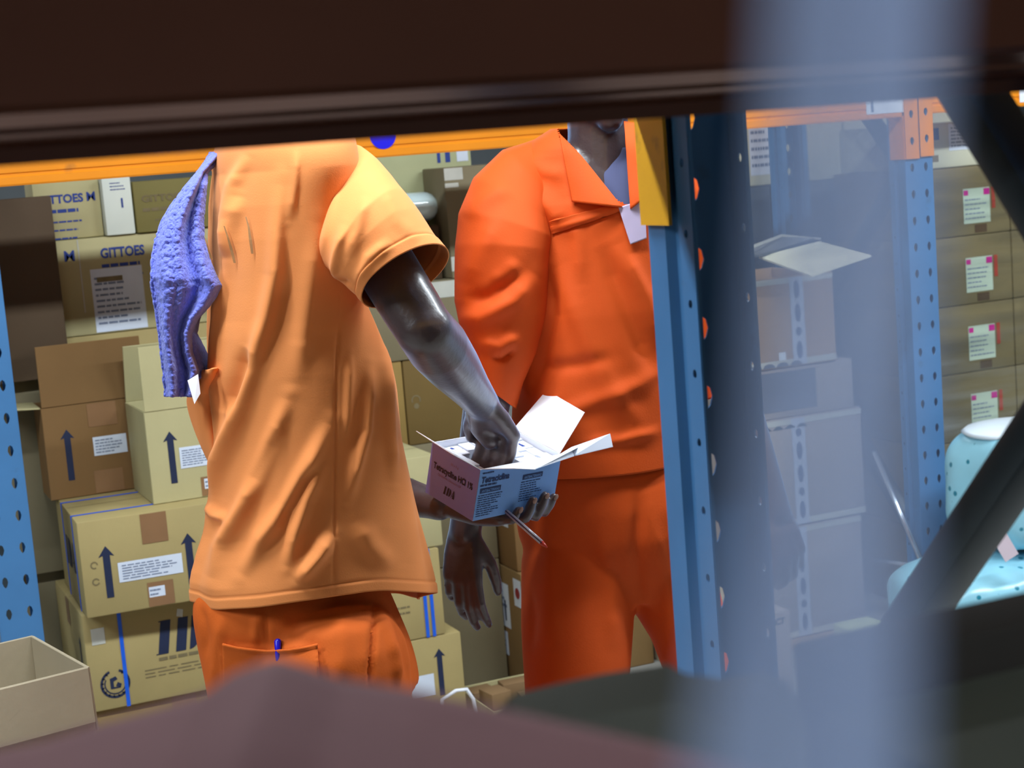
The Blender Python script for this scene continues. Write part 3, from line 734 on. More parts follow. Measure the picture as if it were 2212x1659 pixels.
# cyan film bales with dots
MC = mat('cyan_film', srgb(150, 208, 226), .28, var=.12, scale=6, bump=.5, bscale=12, spec=.6)
B_ = MC.node_tree.nodes['Principled BSDF']; vo = MC.node_tree.nodes.new('ShaderNodeTexVoronoi'); vo.inputs['Scale'].default_value = 26
cr = MC.node_tree.nodes.new('ShaderNodeValToRGB'); cr.color_ramp.elements[0].position = .16; cr.color_ramp.elements[0].color = (1, 1, 1, 1); cr.color_ramp.elements[1].position = .22; cr.color_ramp.elements[1].color = (0, 0, 0, 1)
mxr = MC.node_tree.nodes.new('ShaderNodeMixRGB'); src = B_.inputs['Base Color'].links[0].from_socket
MC.node_tree.links.new(vo.outputs['Distance'], cr.inputs[0]); MC.node_tree.links.new(cr.outputs[0], mxr.inputs[0]); MC.node_tree.links.new(src, mxr.inputs[1]); mxr.inputs[2].default_value = (*srgb(30, 128, 150), 1)
MC.node_tree.links.new(mxr.outputs[0], B_.inputs['Base Color'])
tc_ = [n for n in MC.node_tree.nodes if n.type == 'TEX_COORD'][0]; MC.node_tree.links.new(tc_.outputs['Object'], vo.inputs['Vector'])
def lumpy(name, c, ax, e, amp, seed, m, label, cat, n=64, mm=44, freq=6):
    V = []; c = Vector(c)
    for i in range(mm+1):
        ph = -pi/2+pi*(min(max(i/mm, .008), .992))
        for k in range(n):
            th = 2*pi*k/n; f = lambda x, p: math.copysign(abs(x)**p, x)
            d = Vector((f(cos(ph), e)*f(cos(th), e)*ax[0], f(cos(ph), e)*f(sin(th), e)*ax[1], f(sin(ph), e)*ax[2]))
            nn = noise.noise(d*freq+Vector((seed, 0, 0)))*amp + noise.noise(d*freq*2.7+Vector((seed, 5, 0)))*amp*.5
            p = c + d + d.normalized()*nn; p.z = max(p.z, c.z-ax[2]); V.append(p)
    Fc = [(i*n+k, i*n+(k+1) % n, (i+1)*n+(k+1) % n, (i+1)*n+k) for i in range(mm) for k in range(n)] + [tuple(range(n))[::-1], tuple(mm*n+k for k in range(n))]
    return tag(MB().add(V, Fc).build(name, m, None, True), label, cat)
o = lumpy('film_bale', (3.02, 3.62, .15), (.36, .20, .15), .45, .016, 2, MC, 'cyan dotted plastic bale lying on the floor under the upright roll', 'bale')
o = lumpy('film_bale', (3.07, 3.66, .476), (.175, .165, .166), .5, .012, 8, MC, 'upright cyan dotted roll with white top beside the blue upright', 'bale')
r_ = o; wt = mat('white_film_top', srgb(226, 236, 244), .35, var=.05, bump=.3, bscale=18)
V, Fc = ellipsoid((3.07, 3.66, .629), ((.158, 0, 0), (0, .148, 0), (0, 0, .022)), 32, 8)
cap = MB().add(V, Fc).build('white_cap', wt, o, True)
pl = mat('pinkish_label', srgb(214, 196, 206), .5, var=.04)
lb_ = [cp(2140, 1160, 4.36), cp(2168, 1142, 4.36), cp(2200, 1196, 4.36), cp(2172, 1214, 4.36)]
panel('label', lb_, .003, pl, o)
V, Fc = tube_pts([(2.862, 4.052, .54), (2.972, 3.86, .008)], .008, 12); tag(MB().add(V, Fc).build('pole', mat('chrome', srgb(200, 210, 224), .2, metal=.8, var=.02), smooth=True), 'thin shiny pole leaning between right stack and bale', 'pole')
V, Fc = tube_pts([(2.842, 4.05, .215), (2.87, 3.845, .23)], .007, 12); tag(MB().add(V, Fc).build('pole', MATS['chrome'], smooth=True), 'short grey rod reaching from right stack to the bale', 'pole')

# ------------------------------------------------------------------ blurred things close to the lens
def heap(name, ridge, zr, t0, t1, drop, m, label, cat, seed, zbase=0.0, amp=.006, ns=140, nt_=60, fall=.9):
    """cloth-covered heap: ridge given as picture points at distance zr, falls away behind the ridge"""
    P = np.array([cp(x, y, zr) for x, y in ridge]); s_ = P @ HR; z_ = P[:, 2]; t_ = P @ HF
    S = np.linspace(s_.min(), s_.max(), ns); V = []
    dts = np.concatenate([np.linspace(t0-zr, 0, nt_//2), np.linspace(0, t1-zr, nt_-nt_//2+1)[1:]])
    for dt in dts:
        for s in S:
            zr_ = np.interp(s, s_, z_); tr_ = np.interp(s, s_, t_); t = tr_ + dt
            z = zr_ - (fall*dt if dt > 0 else drop*dt*dt*4)
            z += noise.noise(Vector((s*9, t*9, seed)))*amp*min(1, abs(dt)*12)
            V.append(HR*s + HF*t + UP*z)
    Fc = [(j*ns+i, j*ns+i+1, (j+1)*ns+i+1, (j+1)*ns+i) for j in range(nt_-1) for i in range(ns-1)]
    b = len(V); ring = [i for i in range(ns)] + [j*ns+ns-1 for j in range(1, nt_)] + [(nt_-1)*ns+i for i in range(ns-2, -1, -1)] + [j*ns for j in range(nt_-2, 0, -1)]
    for i in ring: V.append((V[i][0], V[i][1], zbase))
    n = len(ring); Fc += [(ring[k], b+k, b+(k+1) % n, ring[(k+1) % n]) for k in range(n)] + [tuple(range(b, b+n))]
    return tag(MB().add(V, Fc).build(name, m, None, True), label, cat)
M_MAR = mat('maroon_cloth', srgb(92, 46, 48), .85, var=.15, scale=5, bump=.3, bscale=40)
M_GRN = mat('grey_green_canvas', srgb(104, 104, 94), .85, var=.12, scale=5, bump=.3, bscale=40)
M_DKB = mat('dark_board', srgb(56, 50, 44), .8, var=.12, scale=6)
heap('covered_heap', [(-500, 1720), (0, 1618), (90, 1600), (210, 1562), (330, 1530), (440, 1498), (500, 1455), (560, 1432), (600, 1422), (650, 1436), (740, 1466), (900, 1490), (1000, 1512), (1080, 1530), (1300, 1580), (1600, 1650), (1900, 1740)], .47, .24, .70, .2, M_MAR, 'dark maroon cloth-covered heap, out of focus at the bottom of the view', 'cloth heap', 4)
heap('covered_heap', [(1010, 1620), (1060, 1545), (1110, 1500), (1200, 1478), (1300, 1456), (1390, 1442), (1440, 1434), (1480, 1456), (1560, 1466), (1640, 1452), (1700, 1470)], .80, .752, 1.0, .3, M_GRN, 'grey green canvas-covered heap, blurred below the orange trousers', 'cloth heap', 9)
pe = at(2212, 1312, Y=.72); pw = at(1700, 1436, Y=.72)
zt = (pe[2]+pw[2])/2
tag(MB().box(.47, 1.35, .70, .75, 0, zt).build('plywood_sheet', M_DKB, bevel=.003), 'dark plywood sheet standing on edge at the lower right, out of focus', 'board')
pz = at(2100, 1470, Y=.69)[2]
carton('grey green carton at the bottom right corner, out of focus', (.45, .36, 0), (.7, .335, pz), kraft('grey_green', (108, 110, 96)), seam=False)

# milky film strip added close to the lens to make the hazy band
MH = bpy.data.materials.new('milky_film'); MH.use_nodes = True
nt = MH.node_tree; nt.nodes.remove(nt.nodes['Principled BSDF'])
tr = nt.nodes.new('ShaderNodeBsdfTransparent'); df = nt.nodes.new('ShaderNodeBsdfDiffuse'); tl = nt.nodes.new('ShaderNodeBsdfTranslucent')
for n_ in (df, tl): n_.inputs['Color'].default_value = (*srgb(190, 206, 238), 1)
m1 = nt.nodes.new('ShaderNodeMixShader'); m1.inputs[0].default_value = .5; m2 = nt.nodes.new('ShaderNodeMixShader'); m2.inputs[0].default_value = .5
nt.links.new(df.outputs[0], m1.inputs[1]); nt.links.new(tl.outputs[0], m1.inputs[2]); nt.links.new(tr.outputs[0], m2.inputs[1]); nt.links.new(m1.outputs[0], m2.inputs[2])
nt.links.new(m2.outputs[0], nt.nodes['Material Output'].inputs[0])
top, midp, bot = cp(1872, 0, .11), cp(1826, 800, .11), cp(1750, 1659, .11)
dirv = (bot-top)/(bot[2]-top[2])
V = []; n_ = 120; zs = np.linspace(5.2, 0.9, n_)
for z in zs:
    c = top + dirv*(z-top[2]) if z > 1.6 or z < 1.3 else np.array([np.interp(z, [bot[2], midp[2], top[2]], [bot[i], midp[i], top[i]]) if bot[2] <= z <= top[2] else (top+dirv*(z-top[2]))[i] for i in range(3)])
    hw = np.interp(z, [float(bot[2]), float(midp[2]), float(top[2])], [.0088, .0043, .0054])
    for k in range(5):
        a = (k/2-1); V.append(c + HR*(a*hw) + HF*(.003*a*a + .0015*sin(z*30+k)))
Fc = [(i*5+k, i*5+k+1, (i+1)*5+k+1, (i+1)*5+k) for i in range(n_-1) for k in range(4)]
o = mk('haze_film', V, Fc, MH, None, True); solid(o, .0004)
tag(o, 'milky blue film strip added for haze close to the lens, very blurred', 'plastic film')

# ------------------------------------------------------------------ people
M_SKIN = mat('dark_skin', srgb(74, 55, 52), .38, var=.12, scale=22, bump=.25, bscale=120, spec=.7, sheen=.8, sheen_tint=(.4, .62, 1.0), coat=.25)  # blue sheen tint paints the cool lamp light onto the skin
M_HAIR = mat('black_hair', srgb(20, 18, 18), .9, var=.2, scale=60, bump=1, bscale=160)
M_PEACH = mat('peach_orange_jersey', srgb(238, 145, 80), .8, var=.05, scale=3, bump=.12, bscale=420, spec=.25, sheen=.15, sheen_tint=(1, .8, .6))
M_TROU = mat('rust_orange_twill', srgb(214, 98, 30), .8, var=.06, scale=4, bump=.15, bscale=300, spec=.25)
M_ORJ = mat('bright_orange_drill', srgb(214, 82, 18), .75, var=.05, scale=3, bump=.12, bscale=300, spec=.3)
M_TOWEL = mat('violet_blue_terry', srgb(112, 120, 210), .95, var=.16, scale=170, bump=1.0, bscale=330, spec=.15, sheen=.5, sheen_tint=(.7, .75, 1))
M_SHOE = mat('dark_shoe', srgb(36, 34, 34), .5, var=.1)
M_EYE = mat('eye_white', srgb(220, 214, 206), .25, var=.02)

def hand(w, d, l, n, curls, spread=(.16, .05, -.05, -.17), thumb=(.5, .35, .3), sc=1.0):
    """w wrist, d towards knuckles, l towards the thumb, n palm normal; curls: per finger three joint angles (deg)"""
    w = np.asarray(w, float); d = np.asarray(d, float)/np.linalg.norm(d); l = np.asarray(l, float); l = l-d*(l@d); l /= np.linalg.norm(l)
    n = np.asarray(n, float); n = n-d*(n@d)-l*(n@l); n /= np.linalg.norm(n)
    parts = []
    offs = (.028, .010, -.009, -.027); mc = (.086, .090, .085, .077); ph = ((.042, .026, .022), (.046, .030, .023), (.043, .028, .022), (.034, .021, .019)); rr = (.0098, .0100, .0094, .0082)
    for i in range(4):
        k = w + (d*mc[i] + l*offs[i])*sc
        parts.append(capsule([w + l*offs[i]*.55*sc, (w + l*offs[i]*.55*sc + k)/2 - n*.003, k], [.0165*sc, .0155*sc, .0118*sc]))
        a = 0; p = k; fd0 = d*cos(spread[i]) + l*sin(spread[i]); P = [p]; R_ = [rr[i]*1.1*sc]
        for j in range(3):
            a += radians(curls[i][j]); fd = fd0*cos(a) + n*sin(a); p = p + fd*ph[i][j]*sc; P.append(p); R_.append(rr[i]*(1.0, .93, .78)[j]*sc)
        parts.append(capsule(P, R_, 12))
    tb = w + (d*.022 + l*.022 + n*.006)*sc
    t1 = d*.72 + l*thumb[0] + n*thumb[1]; t1 = t1/np.linalg.norm(t1); t2 = d*.9 + l*(thumb[0]-.3) + n*(thumb[1]+thumb[2]*.4); t2 /= np.linalg.norm(t2); t3 = d + l*(thumb[0]-.5)*.6 + n*(thumb[1]+thumb[2]); t3 /= np.linalg.norm(t3)
    q1 = tb + t1*.042*sc; q2 = q1 + t2*.032*sc; q3 = q2 + t3*.024*sc
    parts.append(capsule([tb, q1, q2, q3], [.0165*sc, .0125*sc, .0108*sc, .0085*sc], 12))
    parts.append(ellipsoid(w + (d*.045)*sc + n*.004, (d*.05*sc, l*.034*sc, n*.0155*sc)))
    return parts
def head(c, fwd, up, h=.235):
    """skull, jaw, brow, nose, lips, ears; c centre of the head"""
    f = np.asarray(fwd, float)/np.linalg.norm(fwd); u = np.asarray(up, float); u = u-f*(u@f); u /= np.linalg.norm(u); s = np.cross(f, u); c = np.asarray(c, float); k = h/.235
    P = [ellipsoid(c + u*.025*k - f*.008*k, (f*.098*k, s*.076*k, u*.094*k)), ellipsoid(c - u*.042*k + f*.022*k, (f*.066*k, s*.058*k, u*.07*k)),
         ellipsoid(c - u*.095*k + f*.062*k, (f*.022*k, s*.024*k, u*.02*k)), ellipsoid(c + u*.018*k + f*.082*k, (f*.012*k, s*.05*k, u*.010*k)),
         ellipsoid(c - u*.004*k + f*.092*k, (f*.012*k, s*.011*k, u*.026*k)), ellipsoid(c - u*.026*k + f*.096*k, (f*.016*k, s*.019*k, u*.011*k)),
         ellipsoid(c - u*.056*k + f*.082*k, (f*.013*k, s*.025*k, u*.007*k)), ellipsoid(c - u*.068*k + f*.08*k, (f*.013*k, s*.023*k, u*.008*k))]
    for q in (-1, 1):
        P.append(ellipsoid(c + s*q*.074*k - f*.004*k - u*.008*k, (f*.017*k, s*.008*k, u*.03*k)))
        P.append(ellipsoid(c + s*q*.045*k + f*.062*k - u*.02*k, (f*.02*k, s*.02*k, u*.018*k)))
    eyes = [c + s*q*.032*k + f*.083*k + u*.002*k for q in (-1, 1)]
    hair = ellipsoid(c + u*.040*k - f*.018*k, (f*.097*k, s*.081*k, u*.088*k), 32, 20)
    return P, eyes, hair
def finish_head(root, H):
    P, eyes, hair = H
    for e in eyes:
        V, Fc = ellipsoid(e, ((.009, 0, 0), (0, .009, 0), (0, 0, .008)), 14, 8); MB().add(V, Fc).build('eye', M_EYE, root, True)
    V, Fc = hair; MB().add(V, Fc).build('hair', M_HAIR, root, True)

# === worker in the peach shirt ==============================================
Z1 = 2.66
Lx = HR*.5 - HF*.866         # his right
Fx = HR*.866 + HF*.5         # he faces right and away
man1 = empty('person', (0.75, 2.5, 0), 0, 'person in loose peach orange T-shirt seen from behind, holding a white box', 'person')
man1.location = (0, 0, 0)
neck1 = cp(640, 262, 2.68); hd1 = cp(668, 120, 2.70)
pel = cp(650, 1300, 2.70); pel[2] = .90
shR = cp(742, 425, 2.53); elR = cp(917, 712, 2.46); wrR = cp(1043, 874, 2.775)
shL = cp(590, 470, 2.84); elL = cp(765, 1045, 3.02); wrL = cp(950, 1092, 2.90)
chest = cp(650, 520, 2.69); waist = cp(655, 900, 2.70)
body = []
body.append(ellipsoid((chest*.75+neck1*.25), (Lx*.155, Fx*.085, UP*.17))); body.append(ellipsoid(waist, (Lx*.125, Fx*.08, UP*.22))); body.append(ellipsoid(pel-UP*.04, (Lx*.135, Fx*.09, UP*.13)))
body.append(capsule([chest, neck1, hd1], [.07, .056, .055])); body.append(capsule([shL, neck1*.6+chest*.4, shR], [.045, .05, .045]))
# right arm: deltoid, triceps, elbow, forearm
def lerp(a, b, t): return a*(1-t)+b*t
body.append(capsule([shR, lerp(shR, elR, .3), lerp(shR, elR, .6), lerp(shR, elR, .85), elR], [.048, .047, .046, .045, .043], 20))
body.append(capsule([elR, lerp(elR, wrR, .2), lerp(elR, wrR, .45), lerp(elR, wrR, .75), wrR], [.044, .0475, .043, .034, .0285], 20))
body.append(ellipsoid(lerp(elR, wrR, .02) + CU*.012 - CD*.016 + CR*.012, (CR*.02, CU*.024, CD*.026)))
body.append(capsule([shL, lerp(shL, elL, .5), elL], [.05, .045, .04])); body.append(capsule([elL, lerp(elL, wrL, .4), lerp(elL, wrL, .9), wrL], [.041, .04, .0275, .0265], 20))
# right hand goes down into the box, thumb to his left
BO = np.array([.999, 2.515, .986]); BM = np.array([[.9476, -.2929, .1272], [.3169, .9115, -.2621], [-.0391, .2887, .9566]])   # small carton: origin, axes
bw, bd, bh = .127, .185, .093
def bx(a, b, c): return BO + BM @ np.array([a, b, c])
lh = -HR*.55+HF*.83
kc = cp(1088, 930, 2.82)
fk = [kc + lh*o_ + UP*z_ for o_, z_ in ((.030, -.004), (.010, .002), (-.010, 0), (-.029, -.006))]
fp = [bx(.066, .076, .008), bx(.076, .056, .008), bx(.080, .036, .008), bx(.082, .017, .008)]
fd = [bx(.058, .075, -.020), bx(.067, .056, -.022), bx(.071, .037, -.022), bx(.073, .019, -.018)]
fe = [bx(.048, .074, -.040), bx(.056, .056, -.044), bx(.060, .038, -.043), bx(.063, .021, -.037)]
for a_, b_, c_, e_, r_, o_ in zip(fk, fp, fd, fe, (.0098, .0102, .0098, .0088), (.016, .005, -.006, -.016)):
    w0 = wrR + lh*o_
    body.append(capsule([w0, lerp(w0, a_, .5) + CU*.003, a_], [.0175, .0165, .0128])); body.append(capsule([a_, b_, c_, e_], [r_*1.16, r_*1.04, r_*.98, r_*.8], 12))
body.append(ellipsoid(lerp(wrR, kc, .55) - HR*.006, (lh*.036, (kc-wrR)*.5, np.cross(lh, kc-wrR)/np.linalg.norm(kc-wrR)*.018)))
body.append(capsule([wrR + lh*.010 - HR*.006, cp(1024, 900, 2.82), cp(1013, 922, 2.835), cp(1016, 946, 2.84)], [.020, .016, .012, .009], 12)); body.append(capsule([wrR - HR*.008, cp(1040, 925, 2.81), cp(1058, 955, 2.81)], [.022, .020, .014], 14))
# left hand supports the box from below: fingers bend up its right face
kn = [bx(.150, .035, -bh-.014), bx(.125, .026, -bh-.015), bx(.100, .018, -bh-.016), bx(.072, .012, -bh-.0155)]       # knuckles, index to little
mid_ = [bx(.158, -.0115, -bh-.006), bx(.137, -.0125, -bh-.010), bx(.112, -.0125, -bh-.010), bx(.083, -.0115, -bh-.008)]
tips = [bx(.172, -.0105, -bh+.020), bx(.150, -.0105, -bh+.026), bx(.122, -.0105, -bh+.022), bx(.092, -.0105, -bh+.010)]
for k_, m_, t_, r_ in zip(kn, mid_, tips, (.0096, .0100, .0096, .0085)):
    body.append(capsule([lerp(wrL, k_, .25), lerp(wrL, k_, .65)-UP*.004, k_], [.0185, .0165, .0125]))
    body.append(capsule([k_, m_, lerp(m_, t_, .55), t_], [r_*1.12, r_*1.05, r_, r_*.82], 12))
tb = [lerp(wrL, kn[0], .3)+HF*.012, bx(.05, .10, -bh-.015), bx(.05, bw+.012, -bh-.004), bx(.056, bw+.0105, -bh+.025)]
body.append(capsule(tb, [.017, .0135, .0115, .0085], 12))
# legs
ft = {}
for s in (-1, 1):
    hip = pel + Lx*.065*s - UP*.06; an = hip + Lx*.055*s; an = np.array([an[0], an[1], .09]); kne = lerp(hip, an, .52) + Fx*.02
    body.append(capsule([hip, kne, an], [.068, .055, .04])); ft[s] = an; body.append(capsule([an - UP*.04, an + Fx*.12 - UP*.055], [.038, .03]))
H1 = head(hd1, Fx*.9 - UP*.35, UP, .235); body += H1[0]
remesh('body', body, .0042, M_SKIN, man1, 5); finish_head(man1, H1)

# nails on the fingers round the box
for t_, m_ in zip(tips, mid_):
    dd = (t_-m_)/np.linalg.norm(t_-m_); nn = -BM[:, 1]; ss = np.cross(dd, nn)
    V, Fc = ellipsoid(t_ + dd*.001 + nn*.0062, (dd*.0062, ss*.0052, nn*.0018), 14, 8); MB().add(V, Fc).build('fingernail', mat('nail', srgb(150, 116, 104), .3, var=.03), man1, True)

# --- T-shirt
SL = [(480, 290), (466, 312), (452, 335), (443, 380), (437, 450), (436, 520), (439, 600), (441, 700), (444, 790), (447, 856), (449, 900), (450, 950), (449, 1000), (447, 1060), (442, 1100), (440, 1112), (436, 1150), (420, 1200), (407, 1250), (408, 1290), (415, 1330)]
SR = [(775, 290), (790, 320), (792, 400), (790, 500), (795, 600), (803, 660), (822, 710), (845, 770), (857, 850), (867, 950), (884, 1050), (902, 1150), (918, 1230), (930, 1285), (932, 1330)]
def silh(poly, zc):
    P = np.array([cp(x, y, zc) for x, y in poly]); o_ = np.argsort(P[:, 2]); return P[o_, 2], (P @ HR)[o_]
zl, sl = silh(SL, Z1); zr, sr = silh(SR, Z1)
HEMN = np.array([(395, 1246), (405, 1262), (425, 1298), (460, 1317), (560, 1311), (700, 1291), (820, 1273), (932, 1283), (950, 1284)], float)
HEMF = np.array([(395, 1246), (405, 1262), (450, 1280), (600, 1290), (820, 1285), (890, 1299), (905, 1298), (932, 1283), (950, 1284)], float)
def shirt_ring(Z, phi):
    """level cross-section at height Z: rotated ellipse matching the outline"""
    l_ = np.interp(Z, zl, sl); r_ = np.interp(Z, zr, sr); c = (l_+r_)/2; a = (r_-l_)/2
    A = np.interp(Z, [.80, 1.0, 1.25, 1.42, 1.5], [.19, .175, .18, .20, .205])
    Bq = max(.09, sqrt(max(1e-4, a*a-(A*.5)**2))/.866)
    t = cp(650, 700, Z1) @ HF
    q = 2.0/2.25
    ca, sa = np.sign(np.cos(phi))*np.abs(np.cos(phi))**q, np.sign(np.sin(phi))*np.abs(np.sin(phi))**q
    s_ = A*ca*.5 + Bq*sa*.866; f_ = -A*ca*.866 + Bq*sa*.5
    k = a/np.abs(s_).max()
    return c + s_*k, t + f_
FOLDS1 = [([(608, 374), (597, 500), (594, 594), (577, 687), (546, 797), (514, 905), (483, 984), (448, 1075), (425, 1190)], .013, 17),
          ([(624, 850), (595, 937), (558, 1031), (528, 1096), (480, 1180), (455, 1260)], .011, 17),
          ([(716, 905), (671, 999), (620, 1093), (570, 1160), (520, 1250)], .010, 17),
          ([(706, 985), (664, 1080), (640, 1150), (620, 1230)], .007, 13), ([(722, 1150), (690, 1200), (640, 1260)], .009, 14),
          ([(500, 540), (486, 600), (474, 680), (464, 780), (458, 900), (452, 1040)], .010, 12),
          ([(540, 330), (505, 400), (490, 470), (492, 560)], .006, 14), ([(690, 470), (672, 600), (655, 720), (640, 840)], .005, 22),
          ([(797, 780), (793, 850), (788, 930), (766, 1015), (748, 1090)], .008, 12), ([(830, 760), (838, 850), (842, 950), (850, 1050)], .006, 12),
          ([(756, 760), (752, 850), (748, 950)], .004, 8), ([(770, 1120), (800, 1180), (850, 1230)], .004, 22),
          ([(640, 320), (636, 400), (625, 480)], .004, 10), ([(545, 750), (490, 900)], -.010, 20), ([(606, 920), (540, 1070)], -.007, 14), ([(680, 1000), (600, 1140)], -.006, 12),
          ([(447, 1085), (470, 1112), (500, 1120)], .006, 9), ([(735, 640), (727, 780), (724, 950), (723, 1100), (721, 1292)], -.0035, 3.2),
          ([(520, 420), (500, 500), (489, 562)], .006, 14)]
FOLDS1 = [(a_, b_*(1.7 if c_ > 5 else 1), c_) for a_, b_, c_ in FOLDS1]
NU, NV = 400, 300
phi = np.linspace(0, 2*pi, NU, endpoint=False)
Ztop = 1.60
# where the hem runs for each direction
s0, f0 = shirt_ring(.83, phi)
tc = cp(650, 700, Z1) @ HF
zh = np.zeros(NU)
for i in range(NU):
    p = HR*s0[i] + HF*f0[i] + UP*.83; X_, Y_, zc_ = proj(p)
    near = f0[i] < tc + .1*(s0[i]-s0.mean())
    py = np.interp(X_, *(HEMN if near else HEMF).T); zh[i] = cp(X_, py, zc_)[2]
kk = 9; zp = np.concatenate([zh[-kk:], zh, zh[:kk]]); zh = np.convolve(zp, np.ones(2*kk+1)/(2*kk+1), 'valid')
zh = np.minimum(zh, .9)
vv = np.linspace(0, 1, NV); R3 = np.zeros((NV, NU, 3))
nk = np.array([neck1 @ HR, neck1 @ HF])
for j, v in enumerate(vv):
    Z = Ztop + v*(zh-Ztop) if v > .12 else Ztop + v*(zh-Ztop)
    for Zi in [None]:
        l_ = np.interp(Z, zl, sl)
    s_ = np.zeros(NU); f_ = np.zeros(NU)
    Zm = np.minimum(Z, 1.50)
    # rings vary with Z per direction: evaluate each column at its own height
    zq = np.linspace(Zm.min(), Zm.max()+1e-6, 7); G = [shirt_ring(z, phi) for z in zq]
    GS = np.array([g[0] for g in G]); GF = np.array([g[1] for g in G])
    for i in range(NU): s_[i] = np.interp(Zm[i], zq, GS[:, i]); f_[i] = np.interp(Zm[i], zq, GF[:, i])
    k = np.clip((Z-1.47)/(Ztop-1.47), 0, 1); e = np.sqrt(np.maximum(0, 1-k**2.6)); e = np.maximum(e, .0)
    sn = nk[0] + .072*np.cos(phi)*.5 + .066*np.sin(phi)*.866; fn = nk[1] - .072*np.cos(phi)*.866 + .066*np.sin(phi)*.5
    s_ = sn + (s_-sn)*e; f_ = fn + (f_-fn)*e
    R3[j] = np.outer(s_, HR) + np.outer(f_, HF) + np.outer(Z, UP)
ctr = R3.mean(axis=1, keepdims=True); out = R3-ctr; out[:, :, 2] = 0; out /= np.linalg.norm(out, axis=2, keepdims=True)+1e-9
fl = R3.reshape(-1, 3); px, py, pz = proj(fl)
facing = np.clip(((fl-CAM)*-1 / np.linalg.norm(fl-CAM, axis=1, keepdims=True) * out.reshape(-1, 3)).sum(1)*2.5 + .35, 0, 1)
dsp = fold_field(px, py, FOLDS1)*facing
th = np.tile(phi, NV); vz = np.repeat(vv, NU)
dsp += (1-facing)*(.006*np.sin(th*9+vz*5)+.004*np.sin(th*15-vz*9))*np.clip(vz*1.4-.2, 0, 1)
nzv = np.array([noise.noise(Vector((a*14, b*14, c*7))) for a, b, c in fl[::1]])
dsp += .0022*nzv
# hem: doubled cloth and stitch line
hemd = (1-vz)*(Ztop-np.tile(zh, NV)); dsp += .0016*(hemd < .017) - .0012*np.exp(-((hemd-.018)/.0016)**2)
tf = .008*np.sin(th*7+1)*np.clip((vz-.8)*5, 0, 1); dsp += tf*(1-facing)
R4 = (fl + out.reshape(-1, 3)*dsp[:, None]).reshape(NV, NU, 3)
V, Fc = loft([list(r) for r in R4]); tshirt = mk('t_shirt', V, Fc, M_PEACH, man1, True); solid(tshirt, .0018, 0)

# right sleeve
SLV = [(660, 425, 2.66, 62, -120, -4, 0, .07), (690, 428, 2.62, 62, -122, -5, 0, .078), (718, 437, 2.585, 62, -120, -6, 0, .084), (745, 455, 2.55, 66, -112, -12, -3, .09), (772, 480, 2.52, 70, -104, -18, -7, .092), (800, 508, 2.49, 72, -94, -24, -14, .095), (828, 540, 2.475, 76, -82, -27, -18, .088), (853, 570, 2.467, 81, -69, -28, -20, .082), (876, 597, 2.46, 86, -61, -28, -21, .078)]
FOLDS2 = [([(735, 360), (722, 430), (706, 500), (692, 560)], .006, 9), ([(712, 330), (690, 400), (682, 470), (688, 545)], .007, 8), ([(745, 480), (730, 540), (722, 590), (740, 630)], .007, 10),
          ([(790, 420), (775, 500), (750, 560)], .005, 12), ([(850, 520), (800, 560), (770, 620)], .006, 14), ([(820, 400), (860, 480), (905, 530)], .004, 16), ([(700, 575), (730, 605), (765, 615)], -.005, 8)]
NA, NB = 180, 120
SA = np.array(SLV, float); tt = np.linspace(0, 1, NB); rings = []
al = np.linspace(0, 2*pi, NA, endpoint=False)
for t in tt:
    q = [np.interp(t, np.linspace(0, 1, len(SA)), SA[:, c_]) for c_ in range(8)]
    c = cp(q[0], q[1], q[2]); a1 = (CR*q[3] - CU*q[4])*q[2]/FPX; a2 = (CR*q[5] - CU*q[6])*q[2]/FPX - CD*q[7]
    rings.append(c + np.outer(np.cos(al), a1) + np.outer(np.sin(al), a2))
R3 = np.array(rings); ctr = R3.mean(axis=1, keepdims=True); out = R3-ctr; out /= np.linalg.norm(out, axis=2, keepdims=True)
fl = R3.reshape(-1, 3); px, py, pz = proj(fl); fc_ = np.clip((out.reshape(-1, 3) @ -CD)*2.5+.4, 0, 1)
dsp = fold_field(px, py, FOLDS2)*fc_ + .002*np.array([noise.noise(Vector((a*16, b*16, c*12))) for a, b, c in fl])
vz = np.repeat(tt, NA); dsp += .0014*(vz > .92) - .0012*np.exp(-((vz-.915)/.008)**2)
R4 = (fl + out.reshape(-1, 3)*dsp[:, None]).reshape(NB, NA, 3)
V, Fc = loft([list(r) for r in R4]); sl_ = mk('sleeve', V, Fc, M_PEACH, tshirt, True); solid(sl_, .0018)
# left sleeve (turned away)
P_ = [shL - Lx*-.02, lerp(shL, elL, .35), lerp(shL, elL, .68)]
V, Fc = tube_pts([shL + (shL-elL)*.08, lerp(shL, elL, .2), lerp(shL, elL, .4), lerp(shL, elL, .6)], [.075, .085, .082, .08], 40, caps=False); o = mk('sleeve', V, Fc, M_PEACH, tshirt, True); solid(o, .002)
FPT = [(438, 800, 2.62), (412, 840, 2.66), (401, 862, 2.68), (412, 905, 2.69), (431, 955, 2.69), (452, 1000, 2.66)]
V = []
for (x_, y_, z_) in FPT:
    for k_ in range(14):
        u_ = k_/13; V.append(cp(x_+(472-x_)*u_, y_-6*u_, z_-.035*sin(pi*u_*.8)))
o = mk('shirt_fold', V, [(j*14+i, j*14+i+1, (j+1)*14+i+1, (j+1)*14+i) for j in range(len(FPT)-1) for i in range(13)], M_PEACH, tshirt, True)
sb_ = o.modifiers.new('s', 'SUBSURF'); sb_.levels = 2; sb_.render_levels = 2; solid(o, .003)
